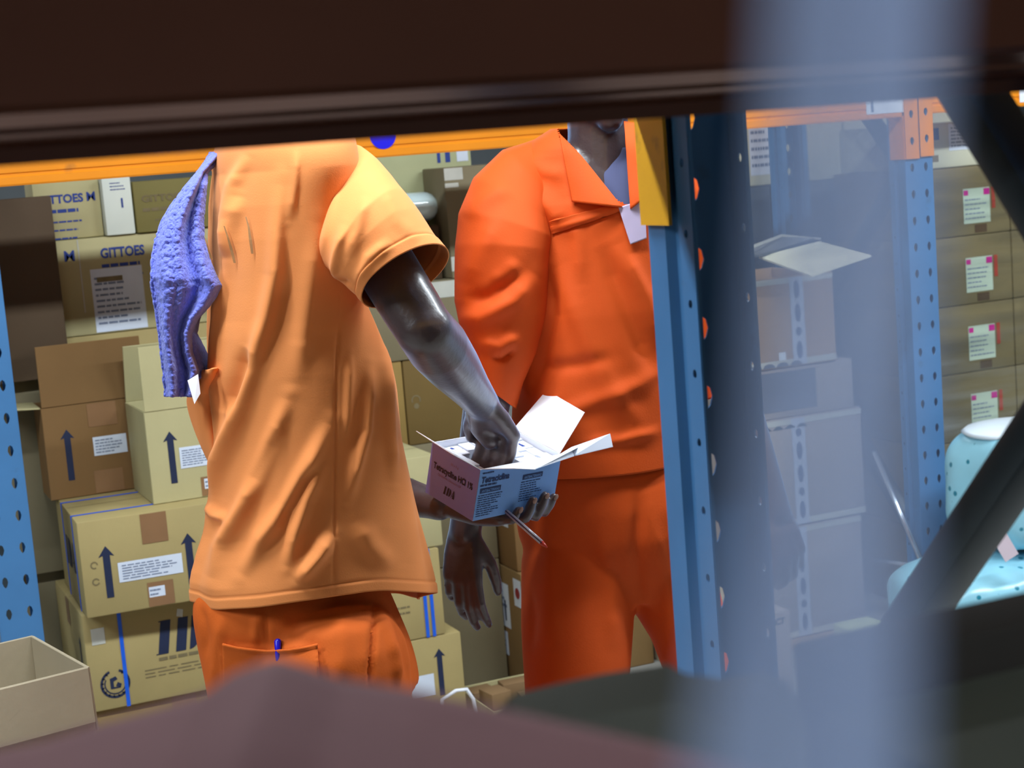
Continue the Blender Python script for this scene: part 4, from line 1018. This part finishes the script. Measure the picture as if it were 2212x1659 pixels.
# grey dashes on the back of the shirt
def on_shirt(px_, py_, off=.0035):
    d = np.hypot(*(np.array(proj(SHV)[:2])-np.array([[px_], [py_]]))); zz_ = proj(SHV)[2]; m = d < 9
    zc_ = zz_[m].min() if m.any() else Z1-.15
    return cp(px_, py_, zc_-off)
SHV = np.array([v.co[:] for v in tshirt.data.vertices])
M_DASH = mat('grey_dash_print', srgb(158, 112, 66), .8, var=.2, scale=60)
for pts in ([(484, 488), (492, 512), (500, 540), (507, 568)], [(531, 468), (537, 490), (541, 518), (545, 548)], [(444, 515), (450, 540), (457, 560)]):
    P3 = [on_shirt(*p) for p in pts]; V = []
    wds = np.interp(np.linspace(0, 1, len(P3)), [0, .15, .4, .7, 1], [.0008, .0024, .0010, .0024, .0018])
    for p, w_ in zip(P3, wds): V += [p-CR*w_, p+CR*w_]
    mk('printed_dash', V, [(2*i, 2*i+1, 2*i+3, 2*i+2) for i in range(len(P3)-1)], M_DASH, tshirt)

# --- trousers
TL = [(412, 1240), (411, 1290), (416, 1340), (425, 1400), (434, 1450), (441, 1495), (452, 1600), (455, 1700), (450, 2100)]
TR = [(830, 1240), (842, 1290), (862, 1340), (886, 1400), (900, 1450), (906, 1500), (908, 1600), (900, 1700), (880, 2100)]
zl2, sl2 = silh(TL, 2.68); zr2, sr2 = silh(TR, 2.68)
tp = []; rings = []
tcen = cp(650, 1350, 2.70) @ HF
ph = np.linspace(0, 2*pi, 60, endpoint=False)
for Z in np.linspace(.905, .66, 15):
    l_, r_ = np.interp(Z, zl2, sl2), np.interp(Z, zr2, sr2); c = (l_+r_)/2; a = (r_-l_)/2
    kq = np.interp(Z, [.81, .845, .88], [1.0, .95, .80]); rings.append([HR*(c+a*kq*cos(t)) + HF*(tcen+.150*kq*sin(t)) + UP*Z for t in ph])
tp.append(loft(rings, True, True, True))
for s in (-1, 1):
    l_, r_ = np.interp(.70, zl2, sl2), np.interp(.70, zr2, sr2); c0 = (l_+r_)/2
    top_ = HR*c0 + HF*tcen + UP*.72 + Lx*.085*s; bot_ = np.array([ft[s][0], ft[s][1], .06])
    tp.append(capsule([top_, lerp(top_, bot_, .5), bot_+UP*.03], [.125, .105, .09], 28))
trous = remesh('trousers', tp, .006, M_TROU, man1, 8)
co = np.array([v.co[:] for v in trous.data.vertices]); no = np.array([v.normal[:] for v in trous.data.vertices]); px, py, pz = proj(co)
FT = [([(806, 1300), (808, 1360), (803, 1430), (798, 1500)], -.010, 5), ([(815, 1300), (838, 1360), (856, 1420), (862, 1500)], .010, 10), ([(845, 1310), (866, 1380), (880, 1450), (882, 1500)], -.009, 6),
      ([(575, 1310), (577, 1350), (579, 1398)], -.004, 4), ([(480, 1390), (520, 1402), (580, 1406), (640, 1400), (686, 1391)], .005, 4), ([(482, 1392), (484, 1500)], .004, 4), ([(684, 1394), (690, 1500)], .004, 4),
      ([(560, 1320), (552, 1360), (550, 1395)], .005, 10), ([(625, 1310), (640, 1370), (700, 1420)], -.004, 18), ([(432, 1300), (445, 1380), (440, 1430)], -.004, 8), ([(480, 1320), (470, 1400), (462, 1490)], .005, 12), ([(730, 1320), (740, 1400), (735, 1490)], .005, 20)]
fc_ = np.clip((no @ -CD)*2, 0, 1); co += no*(fold_field(px, py, FT)*fc_ + .002*np.array([noise.noise(Vector((a*12, b*12, c*8))) for a, b, c in co]))[:, None]
trous.data.vertices.foreach_set('co', co.ravel()); trous.data.update()
def pocket(Vs, n=40):
    X_, Y_, z_ = proj(Vs); fr_ = z_ < 2.66; X_, Y_, z_ = X_[fr_], Y_[fr_], z_[fr_]; zs_ = np.zeros((n, n)); xy = np.zeros((n, n, 2))
    for j_ in range(n):
        for i_ in range(n):
            u, v = i_/(n-1), j_/(n-1); yt = 1390 + 14*4*u*(1-u); x = 481+v*4 + (205+v*4)*u; y = yt + (1560-yt)*v
            d = np.hypot(X_-x, Y_-y); k_ = np.argsort(d)[:5]; zs_[j_, i_] = z_[k_].min(); xy[j_, i_] = (x, y)
    for _ in range(10): zs_[1:-1, 1:-1] = (zs_[1:-1, 1:-1] + zs_[:-2, 1:-1] + zs_[2:, 1:-1] + zs_[1:-1, :-2] + zs_[1:-1, 2:])/5
    V = [cp(*xy[j_, i_], zs_[j_, i_]-.004-.004*(j_ < 2)) for j_ in range(n) for i_ in range(n)]
    o = mk('back_pocket', V, [(j_*n+i_, j_*n+i_+1, (j_+1)*n+i_+1, (j_+1)*n+i_) for j_ in range(n-1) for i_ in range(n-1)], M_TROU, trous, True); solid(o, .003)
pocket(co)
# blue pen cap in the back pocket
SHV2 = co
def on_mesh(Vs, px_, py_, off=.003, rad=10):
    X_, Y_, z_ = proj(Vs); m = np.hypot(X_-px_, Y_-py_) < rad; return cp(px_, py_, (z_[m].min() if m.any() else 2.55)-off)
pa, pb = on_mesh(co, 600, 1408, .002), on_mesh(co, 600, 1387, .004)
V, Fc = capsule([pa-UP*.06, pa, pb], [.0045, .0045, .0055], 12); tag(MB().add(V, Fc).build('pen', mat('blue_pen_plastic', srgb(24, 14, 190), .3, var=.03), smooth=True), 'blue pen end sticking out of the back trouser pocket', 'pen')
for s in (-1, 1):
    an = ft[s]; P = [capsule([an-UP*.055-Fx*.04, an+Fx*.06-UP*.055, an+Fx*.16-UP*.058], [.035, .035, .032], 18), capsule([an-UP*.0, an-UP*.06], [.042, .04], 18)]
    sh_ = remesh('shoe', P, .006, M_SHOE, man1, 5)
    cs = np.array([v.co[:] for v in sh_.data.vertices]); cs[:, 2] = np.maximum(cs[:, 2], 0.0); sh_.data.vertices.foreach_set('co', cs.ravel())

# --- towel over his far shoulder
def cloth_rows(rows, zc, n=60, m=120, waves=(), seed=0, amp=.0025):
    rows = np.array(rows, float); ys = np.linspace(rows[0, 0], rows[-1, 0], m); G = []
    for y in ys:
        a = np.interp(y, rows[:, 0], rows[:, 1]); b = np.interp(y, rows[:, 0], rows[:, 2])
        for k in range(n):
            u = k/(n-1); x = a+(b-a)*u; z = np.interp(y, zc[0], zc[1])
            for fq, am, ph_, sl2_ in waves: z += am*sin(2*pi*fq*u+ph_+sl2_*(y-rows[0, 0])/500)
            z += .03*(abs(u-.5)*2)**3*(u > .5)
            p = cp(x, y, z); p = p - CD*amp*noise.noise(Vector(p)*120+Vector((seed, 0, 0))) - CD*amp*.8*noise.noise(Vector(p)*260); G.append(p)
    Fc = [(j*n+i, j*n+i+1, (j+1)*n+i+1, (j+1)*n+i) for j in range(m-1) for i in range(n-1)]
    return G, Fc
mb = MB()
V, Fc = cloth_rows([(330, 452, 500), (352, 440, 470), (372, 426, 448), (400, 402, 446), (440, 371, 442), (480, 348, 439), (520, 334, 441), (560, 327, 452), (600, 325, 468), (617, 326, 478), (640, 329, 467), (660, 333, 452), (690, 338, 425), (720, 343, 412), (760, 347, 414), (800, 351, 428), (840, 355, 424), (857, 356, 419)],
                   ([330, 400, 600, 857], [2.68, 2.60, 2.56, 2.60]), 110, 300, waves=((1.6, .014, .6, 1.2), (3.1, .006, 2, -2)), seed=1)
mb.add(V, Fc)
V, Fc = cloth_rows([(640, 380, 446), (690, 385, 430), (720, 390, 424), (760, 395, 444), (790, 396, 456), (815, 398, 461), (818, 398, 434), (852, 398, 416)], ([640, 860], [2.615, 2.63]), 60, 140, waves=((1.1, .008, 1, 1),), seed=7)
mb.add(V, Fc)
tw = mb.build('towel', M_TOWEL, None, True); solid(tw, .004); tag(tw, 'violet blue terry towel with white tag slung over the shoulder of the peach shirt', 'towel')
panel('care_tag', [cp(405, 822, 2.575), cp(428, 808, 2.578), cp(433, 850, 2.575), cp(420, 873, 2.57)], .0012, M_WHITE, tw)

# === worker in the bright orange overalls, facing us =======================
Z2 = 3.05
man2 = empty('person', (0, 0, 0), 0, 'person in bright orange work jacket and trousers walking towards the camera', 'person')
F2 = -HF*.96 + HR*.28; L2 = HR*.96 + HF*.28       # facing, his left
nk2 = cp(1292, 285, 3.06); hd2 = cp(1285, 150, 3.04)
sR = cp(1135, 450, 3.04); eR = cp(1075, 735, 3.0); wR = cp(1004, 1150, 2.98)
sL = cp(1470, 425, 3.10); eL = cp(1555, 760, 3.12); wL = cp(1676, 1110, 3.05)
pel2 = cp(1305, 1090, 3.155); ch2 = cp(1300, 560, 3.09); wa2 = cp(1300, 850, 3.12)
body = [ellipsoid(ch2*.75+nk2*.25, (L2*.14, F2*.075, UP*.17)), ellipsoid(wa2, (L2*.11, F2*.07, UP*.2)), ellipsoid(pel2-UP*.02, (L2*.12, F2*.07, UP*.12)),
        capsule([ch2, nk2, hd2], [.07, .056, .055]), capsule([sR, nk2*.6+ch2*.4, sL], [.045, .05, .045])]
for a, b, c_ in ((sR, eR, wR), (sL, eL, wL)):
    body.append(capsule([a, lerp(a, b, .5), b], [.045, .042, .04], 18)); body.append(capsule([b, lerp(b, c_, .3), lerp(b, c_, .75), c_], [.041, .043, .034, .029], 18))
hd_ = cp(998, 1260, 2.97)-wR
body += hand(wR, hd_, HR*.75-HF*.3, HF*.75+HR*.5, ((14, 22, 14), (16, 26, 16), (20, 30, 18), (26, 34, 20)), spread=(.14, .03, -.05, -.16), thumb=(.5, .3, .35), sc=1.0)
hd_ = cp(1702, 1190, 3.03)-wL
body += hand(wL, hd_, -HR*.75-HF*.3, HF*.75-HR*.4, ((30, 50, 30), (34, 55, 30), (36, 55, 30), (40, 55, 30)), thumb=(.4, .4, .35), sc=.95)
ft2 = {}
LEG2 = (([(1262, 1090, 3.155), (1250, 1220, 3.135), (1247, 1350, 3.11), (1246, 1480, 3.09), (1250, 1900, 3.06)], [.095, .110, .105, .097, .09]), ([(1390, 1090, 3.16), (1430, 1220, 3.16), (1488, 1350, 3.17), (1526, 1480, 3.18), (1550, 1900, 3.19)], [.09, .094, .075, .070, .070]))
for s, (pts, rr_) in zip((-1, 1), LEG2):
    P = [cp(*p) for p in pts]; an = P[-1].copy(); an[2] = .09; body.append(capsule([P[0], P[2], P[3], an], [.062, .052, .05, .04])); body.append(capsule([an-UP*.04, an+F2*.12-UP*.055], [.038, .03])); ft2[s] = an
H2 = head(hd2, F2, UP, .235); body += H2[0]
remesh('body', body, .0045, M_SKIN, man2, 5); finish_head(man2, H2)
# jacket
JL = [(1215, 255), (1190, 280), (1150, 305), (1118, 345), (1108, 400), (1115, 500), (1120, 600), (1118, 700), (1112, 800), (1108, 900), (1106, 1000), (1104, 1040)]
JR = [(1372, 240), (1400, 262), (1440, 285), (1480, 320), (1490, 380), (1488, 500), (1480, 600), (1482, 700), (1486, 800), (1490, 900), (1492, 1000), (1494, 1040)]
zl, sl = silh(JL, Z2); zr, sr = silh(JR, Z2)
FOLDS3 = [([(1150, 405), (1185, 440), (1222, 488)], .012, 20), ([(1205, 560), (1250, 680), (1320, 850), (1400, 940)], .010, 26), ([(1295, 520), (1360, 680), (1420, 820)], -.009, 20), ([(1330, 520), (1395, 640), (1440, 760)], .009, 18),
          ([(1120, 930), (1250, 880), (1380, 830), (1440, 790)], .007, 18), ([(1140, 800), (1240, 790), (1330, 770)], -.006, 16), ([(1185, 560), (1190, 680), (1160, 800), (1140, 900)], -.012, 18), ([(1240, 960), (1340, 950), (1430, 930)], .006, 12),
          ([(1180, 508), (1260, 486), (1352, 452)], -.006, 4), ([(1180, 500), (1260, 478), (1352, 444)], .004, 6), ([(1230, 420), (1250, 520), (1255, 620)], .005, 16), ([(1130, 340), (1180, 370), (1230, 380)], .006, 16)]
NU, NV = 260, 190; ph = np.linspace(0, 2*pi, NU, endpoint=False); tcn2 = cp(1300, 600, 3.09) @ HF
zb2, zt2 = cp(1300, 1016, Z2)[2], 1.535
R3 = np.zeros((NV, NU, 3))
for j, v in enumerate(np.linspace(0, 1, NV)):
    Z = zt2+v*(zb2-zt2); l_, r_ = np.interp(Z, zl, sl), np.interp(Z, zr, sr); c = (l_+r_)/2; a = (r_-l_)/2
    dep = np.interp(Z, [zb2, 1.2, 1.4, 1.5, 1.535], [.15, .145, .13, .10, .07])
    q = .88; cs = np.sign(np.cos(ph))*np.abs(np.cos(ph))**q; sn = np.sign(np.sin(ph))*np.abs(np.sin(ph))**q
    R3[j] = np.outer(c+a*cs, HR) + np.outer(tcn2+dep*sn, HF) + UP*Z
ctr = R3.mean(axis=1, keepdims=True); out = R3-ctr; out /= np.linalg.norm(out, axis=2, keepdims=True)
fl = R3.reshape(-1, 3); px, py, pz = proj(fl); fc_ = np.clip((out.reshape(-1, 3) @ -CD)*2.5+.3, 0, 1)
dsp = fold_field(px, py, FOLDS3)*fc_ + .004*np.array([noise.noise(Vector((a*9, b*9, c*7))) for a, b, c in fl])
fl = fl + out.reshape(-1, 3)*dsp[:, None]
V, Fc = loft([list(r) for r in fl.reshape(NV, NU, 3)])
px, py, pz = proj(fl); front = (out.reshape(-1, 3) @ -CD) > 0
vneck = [(1196, 235), (1360, 235), (1366, 448), (1330, 425), (1262, 352), (1215, 300)]
def inside(x, y, poly):
    c = np.zeros(len(x), bool); n = len(poly)
    for i in range(n):
        (x0, y0), (x1, y1) = poly[i], poly[(i+1) % n]
        m = ((y0 > y) != (y1 > y)) & (x < (x1-x0)*(y-y0)/((y1-y0) or 1e-9)+x0); c ^= m
    return c
cut = inside(px, py, vneck) & front
Fc = [f for f in Fc if not any(cut[i] for i in f)]
jacket = mk('jacket', V, Fc, M_ORJ, man2, True); solid(jacket, .002)
# grey blue undershirt in the neck opening
def patch(name, poly, zc, m, parent, n=26, bulge=.02, t=.002):
    """curved cloth patch: four picture corners (tl, tr, br, bl) at distances zc"""
    P = [cp(x, y, z) for (x, y), z in zip(poly, zc)]; V = []
    for j in range(n):
        v = j/(n-1)
        for i in range(n):
            u = i/(n-1); p = P[0]*(1-u)*(1-v)+P[1]*u*(1-v)+P[2]*u*v+P[3]*(1-u)*v; V.append(p - CD*bulge*(4*u*(1-u)) - CD*bulge*.5*(4*v*(1-v)))
    o = mk(name, V, [(j*n+i, j*n+i+1, (j+1)*n+i+1, (j+1)*n+i) for j in range(n-1) for i in range(n-1)], m, parent, True); solid(o, t); return o
JV = np.array([v.co[:] for v in jacket.data.vertices])
def laid(name, poly, m, parent, off=.004, n=30, t=.003, fixed=None, puff=.0):
    """cloth piece following the jacket surface; four picture corners tl, tr, br, bl"""
    P = [np.array(p, float) for p in poly]; X_, Y_, z_ = proj(JV); fr_ = z_ < 3.09; X_, Y_, z_ = X_[fr_], Y_[fr_], z_[fr_]; V = []
    zs_ = np.zeros((n, n)); xy = np.zeros((n, n, 2))
    for j_ in range(n):
        for i_ in range(n):
            u, v = i_/(n-1), j_/(n-1); p = P[0]*(1-u)*(1-v)+P[1]*u*(1-v)+P[2]*u*v+P[3]*(1-u)*v; d = np.hypot(X_-p[0], Y_-p[1]); k_ = np.argsort(d)[:6]
            zs_[j_, i_] = (z_[k_].mean() if d[k_[0]] < 25 else np.nan); xy[j_, i_] = p
    if np.isnan(zs_).all(): zs_[:] = 3.0
    zs_[np.isnan(zs_)] = np.nanmean(zs_)
    for _ in range(8): zs_[1:-1, 1:-1] = (zs_[1:-1, 1:-1] + zs_[:-2, 1:-1] + zs_[2:, 1:-1] + zs_[1:-1, :-2] + zs_[1:-1, 2:])/5
    for j_ in range(n):
        for i_ in range(n):
            u, v = i_/(n-1), j_/(n-1); V.append(cp(*xy[j_, i_], zs_[j_, i_]-off-puff*(4*u*(1-u))*(v)))
    o = mk(name, V, [(j_*n+i_, j_*n+i_+1, (j_+1)*n+i_+1, (j_+1)*n+i_) for j_ in range(n-1) for i_ in range(n-1)], m, parent, True); solid(o, t); return o
patch('undershirt', [(1262, 330), (1360, 318), (1376, 470), (1330, 440)], (3.03, 3.03, 3.0, 3.0), mat('grey_blue_undershirt', srgb(84, 88, 124), .85, var=.1), man2, bulge=.006)
laid('collar', [(1208, 288), (1250, 330), (1344, 448), (1236, 436)], M_ORJ, man2, .007, puff=.012)
laid('collar', [(1348, 262), (1385, 270), (1404, 420), (1362, 452)], M_ORJ, man2, .007, puff=.008)
laid('pocket_flap', [(1186, 478), (1345, 436), (1352, 452), (1192, 506)], M_ORJ, man2, .004)
o = laid('folded_cloth', [(1336, 448), (1392, 430), (1396, 515), (1362, 528)], mat('lavender_cloth', srgb(190, 176, 206), .85, var=.08), None, .006)
tag(o, 'lavender folded cloth tucked in the chest pocket of the orange jacket', 'cloth')
# sleeves
def sleeve2(rows, folds, parent):
    SA = np.array(rows, float); NB, NA = 110, 110; rings = []; al = np.linspace(0, 2*pi, NA, endpoint=False)
    for t in np.linspace(0, 1, NB):
        q = [np.interp(t, np.linspace(0, 1, len(SA)), SA[:, c_]) for c_ in range(6)]
        c = cp(q[0], q[1], q[2]); a1 = (CR*q[3]-CU*q[4])*q[2]/FPX; rings.append(c + np.outer(np.cos(al), a1) + np.outer(np.sin(al), -CD*q[5]))
    R3 = np.array(rings); ctr = R3.mean(axis=1, keepdims=True); out = R3-ctr; out /= np.linalg.norm(out, axis=2, keepdims=True)
    fl = R3.reshape(-1, 3); px, py, pz = proj(fl); fc_ = np.clip((out.reshape(-1, 3) @ -CD)*2.5+.3, 0, 1)
    d = fold_field(px, py, folds)*fc_ + .003*np.array([noise.noise(Vector((a*10, b*10, c*9))) for a, b, c in fl])
    V, Fc = loft([list(r) for r in (fl+out.reshape(-1, 3)*d[:, None]).reshape(NB, NA, 3)]); o = mk('sleeve', V, Fc, M_ORJ, parent, True); solid(o, .002)
sleeve2([(1205, 375, 3.08, -30, -80, .07), (1150, 400, 3.05, -65, -74, .09), (1112, 440, 3.03, -90, -54, .10), (1094, 490, 3.01, -104, -28, .105), (1087, 540, 3.0, -103, -6, .105), (1084, 600, 3.0, -101, -2, .10), (1080, 665, 3.0, -98, -14, .095), (1075, 730, 3.0, -82, -32, .085), (1072, 790, 3.0, -58, -38, .07), (1070, 850, 3.0, -46, -34, .058)],
        [([(985, 690), (1040, 690), (1110, 650), (1160, 590)], .014, 20), ([(1000, 650), (1060, 640), (1120, 590)], -.010, 16), ([(1080, 470), (1040, 540), (1010, 620)], .007, 22), ([(1120, 560), (1090, 600), (1060, 610)], .006, 16), ([(1060, 775), (1085, 775), (1115, 755)], -.008, 6), ([(1030, 740), (1080, 750), (1130, 720)], .008, 14), ([(1000, 470), (1050, 430), (1110, 400)], .006, 18)], jacket)
sleeve2([(1420, 345, 3.1, 30, -80, .07), (1465, 375, 3.1, 58, -68, .085), (1492, 425, 3.1, 72, -45, .09), (1508, 490, 3.1, 74, -15, .09), (1518, 580, 3.12, 70, -4, .088), (1532, 690, 3.12, 64, -10, .08), (1550, 780, 3.12, 52, -14, .07), (1566, 850, 3.1, 44, -14, .06)], [([(1480, 650), (1540, 640), (1600, 600)], .01, 18)], jacket)
# trousers
TL2 = [(1108, 960), (1112, 1050), (1114, 1200), (1120, 1300), (1126, 1400), (1130, 1500), (1135, 1900)]
zl3, sl3 = silh(TL2, Z2); tp = []; rings = []
tcn3 = tcn2 - .012; cen = cp(1305, 1000, Z2) @ HR
zcro = cp(1385, 1345, Z2)[2]
for Z in np.linspace(.99, zcro+.02, 14):
    l_ = np.interp(Z, zl3, sl3); c = cen+.02*(1-(Z-zcro)/(1-zcro)); a = c-l_
    kq = np.interp(Z, [zcro+.02, zcro+.14, zb2-.08, zb2-.01, zb2+.03], [.62, .96, 1.0, .97, .84]); rings.append([HR*(c+a*kq*cos(t)) + HF*(tcn3+.135*kq*sin(t)) + UP*Z for t in np.linspace(0, 2*pi, 50, endpoint=False)])
tp.append(loft(rings, True, True, True))
for pts, rr_ in LEG2:
    P = [cp(*p) for p in pts]; P[-1][2] = max(P[-1][2], .10)
    tp.append(capsule(P, rr_, 26))
tr2 = remesh('trousers', tp, .007, M_ORJ, man2, 8)
co = np.array([v.co[:] for v in tr2.data.vertices]); no = np.array([v.normal[:] for v in tr2.data.vertices]); px, py, pz = proj(co)
FT2 = [([(1380, 1060), (1375, 1180), (1385, 1330)], -.008, 14), ([(1200, 1100), (1190, 1250), (1195, 1450)], .006, 24), ([(1300, 1120), (1320, 1280), (1330, 1420)], .006, 20), ([(1135, 1260), (1150, 1330), (1140, 1420)], -.007, 14), ([(1400, 1100), (1440, 1250), (1460, 1400)], .006, 18)]
fc_ = np.clip((no @ -CD)*2, 0, 1); co += no*(fold_field(px, py, FT2)*fc_ + .003*np.array([noise.noise(Vector((a*9, b*9, c*6))) for a, b, c in co]))[:, None]
tr2.data.vertices.foreach_set('co', co.ravel()); tr2.data.update()
for s in (-1, 1):
    an = np.array([cp(1250, 1900, 3.06), cp(1550, 1900, 3.19)][s > 0]); an[2] = .09
    P = [capsule([an-UP*.055-F2*.04, an+F2*.06-UP*.055, an+F2*.16-UP*.058], [.035, .035, .032], 18), capsule([an, an-UP*.06], [.042, .04], 18)]
    sh_ = remesh('shoe', P, .006, M_SHOE, man2, 5); cs = np.array([v.co[:] for v in sh_.data.vertices]); cs[:, 2] = np.maximum(cs[:, 2], 0.0); sh_.data.vertices.foreach_set('co', cs.ravel())

# === small medicine carton in the hands ====================================
MX = Matrix([[*BM[0], 0], [*BM[1], 0], [*BM[2], 0], [0, 0, 0, 1]])
box_root = empty('medicine_box', (0, 0, 0), 0, 'open white medicine carton with drug name print held in both hands', 'box')
# local frame: x along the blue text side, y along the mauve text side, z up, origin at the lower front corner
base = BO + BM @ np.array([0, 0, -bh])
box_root.matrix_world = Matrix.Translation(Vector(base)) @ MX
dm = (bd, bw, bh)
M_COOLLIT = mat('cool_lit_card', srgb(120, 172, 246), .5, var=.03); M_BOUNCE = mat('bounce_lit_card', srgb(142, 142, 226), .5, var=.03)  # white card: cool light and shirt bounce put into the side colours
t = .0012; mb = MB()
mb.box(0, bd, 0, t, 0, bh).box(0, bd, bw-t, bw, 0, bh).box(0, t, t, bw-t, 0, bh).box(bd-t, bd, t, bw-t, 0, bh).box(t, bd-t, t, bw-t, 0, t)
mb.build('body', M_WHITE, box_root)
decal(box_root, dm, 'front', [rect(0, 0, bd, bh)], M_COOLLIT, 'blue_panel', .0004); decal(box_root, dm, 'left', [rect(0, 0, bw, bh)], M_BOUNCE, 'mauve_panel', .0004)
M_TXT = mat('dark_plum_ink', srgb(52, 32, 48), .6, var=.05); M_TXB = mat('deep_blue_ink', srgb(18, 50, 104), .6, var=.05)
text(box_root, dm, 'left', 'Tetracycline HCl 1%', .012, .052, .0155, M_TXT, width=.104, bold=.03)
text(box_root, dm, 'left', '50 x 5 g', .055, .073, .006, mat('mauve_ink', srgb(140, 96, 124), .6), width=.02)
text(box_root, dm, 'left', 'Ophthalmic Ointment USP', .026, .043, .006, mat('mauve_ink', srgb(140, 96, 124)), width=.062)
decal(box_root, dm, 'left', ida_polys(.046, .017, .0145), M_TXT, 'logo')
text(box_root, dm, 'front', 'Tetraciclina', .006, .068, .0155, M_TXB, width=.062, bold=.035, shear=.15)
decal(box_root, dm, 'front', lines(.006, .083, .032, .088, 1, 2, .5) + lines(.005, .060, .060, .066, 1, 3, .55), M_TXB, 'print_lines', .001)
for u0, v0 in ((.006, .049), (.100, .059)):
    bb = decal(box_root, dm, 'front', [rect(u0, v0, u0+.046, v0+.009)], M_TXB, 'heading_bar', .001)
    text(bb, dm, 'front', 'ANTIBACTERIANO', u0+.003, v0+.002, .0065, M_COOLLIT, width=.040, off=.0017, bold=.01)
decal(box_root, dm, 'front', lines(.004, .006, .058, .047, 10, 15, .34), M_TXB, 'print_lines', .001); decal(box_root, dm, 'front', lines(.098, .018, .150, .057, 9, 19, .34), M_TXB, 'print_lines', .001)
BI = box_root.matrix_world.inverted()
def bpanel(name, pts, t=.001, m=M_WHITE):
    P = [BI @ Vector([float(a) for a in p]) for p in pts]; n = (P[1]-P[0]).cross(P[2]-P[0]).normalized(); k = len(P)
    V = [p+n*t/2 for p in P]+[p-n*t/2 for p in P]
    return MB().add(V, [tuple(range(k)), tuple(range(k, 2*k))[::-1]]+[(i, k+i, k+(i+1) % k, (i+1) % k) for i in range(k)]).build(name, m, box_root)
tc0, tr0, tb0, tl0 = bx(0, 0, 0), bx(bd, 0, 0), bx(bd, bw, 0), bx(0, bw, 0)
zf = lambda p: proj(p)[2]
bpanel('flap', [bx(bd, .004, .0005), bx(bd, bw-.002, .0005), cp(1181, 843, zf(tb0)+.05), cp(1263, 891, zf(tr0)+.055)])          # tall end flap
bpanel('flap', [bx(.004, 0, .0005), bx(bd-.004, 0, .0005), cp(1257, 962, zf(tr0)-.03), cp(1156, 1014, zf(tc0)-.045), cp(1110, 1012, zf(tc0)-.03)])   # front flap
bpanel('tuck_tab', [cp(1156, 1013, zf(tc0)-.046), cp(1235, 966, zf(tr0)-.036), cp(1318, 937, zf(tr0)-.05), cp(1324, 965, zf(tr0)-.055), cp(1240, 985, zf(tr0)-.05)], m=mat('translucent_card', srgb(206, 214, 230), .5, var=.03))
bpanel('flap', [bx(0, .002, .0005), bx(0, bw-.002, .0005), cp(899, 931, zf(tl0)-.02), cp(980, 983, zf(tc0)-.025)])
# tube packs inside, each its own little carton
k = 0
M_PACK = mat('white_tube_pack', srgb(228, 232, 244), .5, var=.02)
xs = np.linspace(.004, bd-.004, 8); ORD = ['first', 'second', 'third', 'fourth', 'fifth', 'sixth', 'seventh']
for i in range(7):
    ys = [.003, .033, .064, .094] if i % 2 == 0 else [.003, .025, .056, .087, .108]
    ye = ys[1:] + [bw-.003]
    for y0, y1 in zip(ys, ye):
        if i in (1, 2, 3) and y0 < .075: continue      # where the hand reaches in
        hgt = bh-.010+random.uniform(-.004, .003)
        r = empty('tube_pack', (0, 0, 0), 0, 'tube pack in medicine carton, %s row from mauve side, %s from blue side' % (ORD[i], ORD[ys.index(y0)]), 'tube pack', 'tube packs in the medicine carton')
        r.matrix_world = box_root.matrix_world @ Matrix.Translation((xs[i]+.0006, y0+.0006, .0014))
        w_, d_ = xs[i+1]-xs[i]-.0012, y1-y0-.0012
        MB().box(0, w_, 0, d_, 0, hgt).build('pack', M_PACK, r, bevel=.0007, seg=1)
        if random.random() < .35: mk('blue_edge', [(w_*.1, d_*.2, hgt+.0004), (w_*.4, d_*.2, hgt+.0004), (w_*.3, d_*.7, hgt+.0004), (w_*.1, d_*.6, hgt+.0004)], [(0, 1, 2, 3)], M_INKB, r)
# clear ballpoint pen held under the carton
pa, pb = cp(1092, 1103, 2.83), cp(1170, 1172, 2.77); dn_ = (pb-pa)/np.linalg.norm(pb-pa)
pr = empty('pen', tuple(map(float, pa)), 0, 'clear ballpoint pen with red tip held under the medicine carton', 'pen')
def loc(P): return [p-pa for p in P]
V, Fc = tube_pts(loc([pa, pb]), .0042, 14); MB().add(V, Fc).build('barrel', mat('clear_pen', srgb(214, 210, 224), .12, var=.02, spec=.8, trans=.35), pr, True)
V, Fc = tube_pts(loc([pb, pb+dn_*.006, pb+dn_*.014]), [.004, .0032, .0012], 14); MB().add(V, Fc).build('tip', mat('red_tip', srgb(190, 60, 50), .3, var=.03), pr, True)
V, Fc = tube_pts(loc([pa-CD*.0044, pb-CD*.0044]), .0011, 8); MB().add(V, Fc).build('ink_refill', mat('dark_refill', srgb(50, 24, 60), .4, var=.03), pr, True)

# put the roots of the figures at their feet
for root, P in ((man1, pel), (man2, pel2)):
    off = Vector((float(P[0]), float(P[1]), 0)); root.location = off
    for ch in root.children: ch.location = ch.location - off
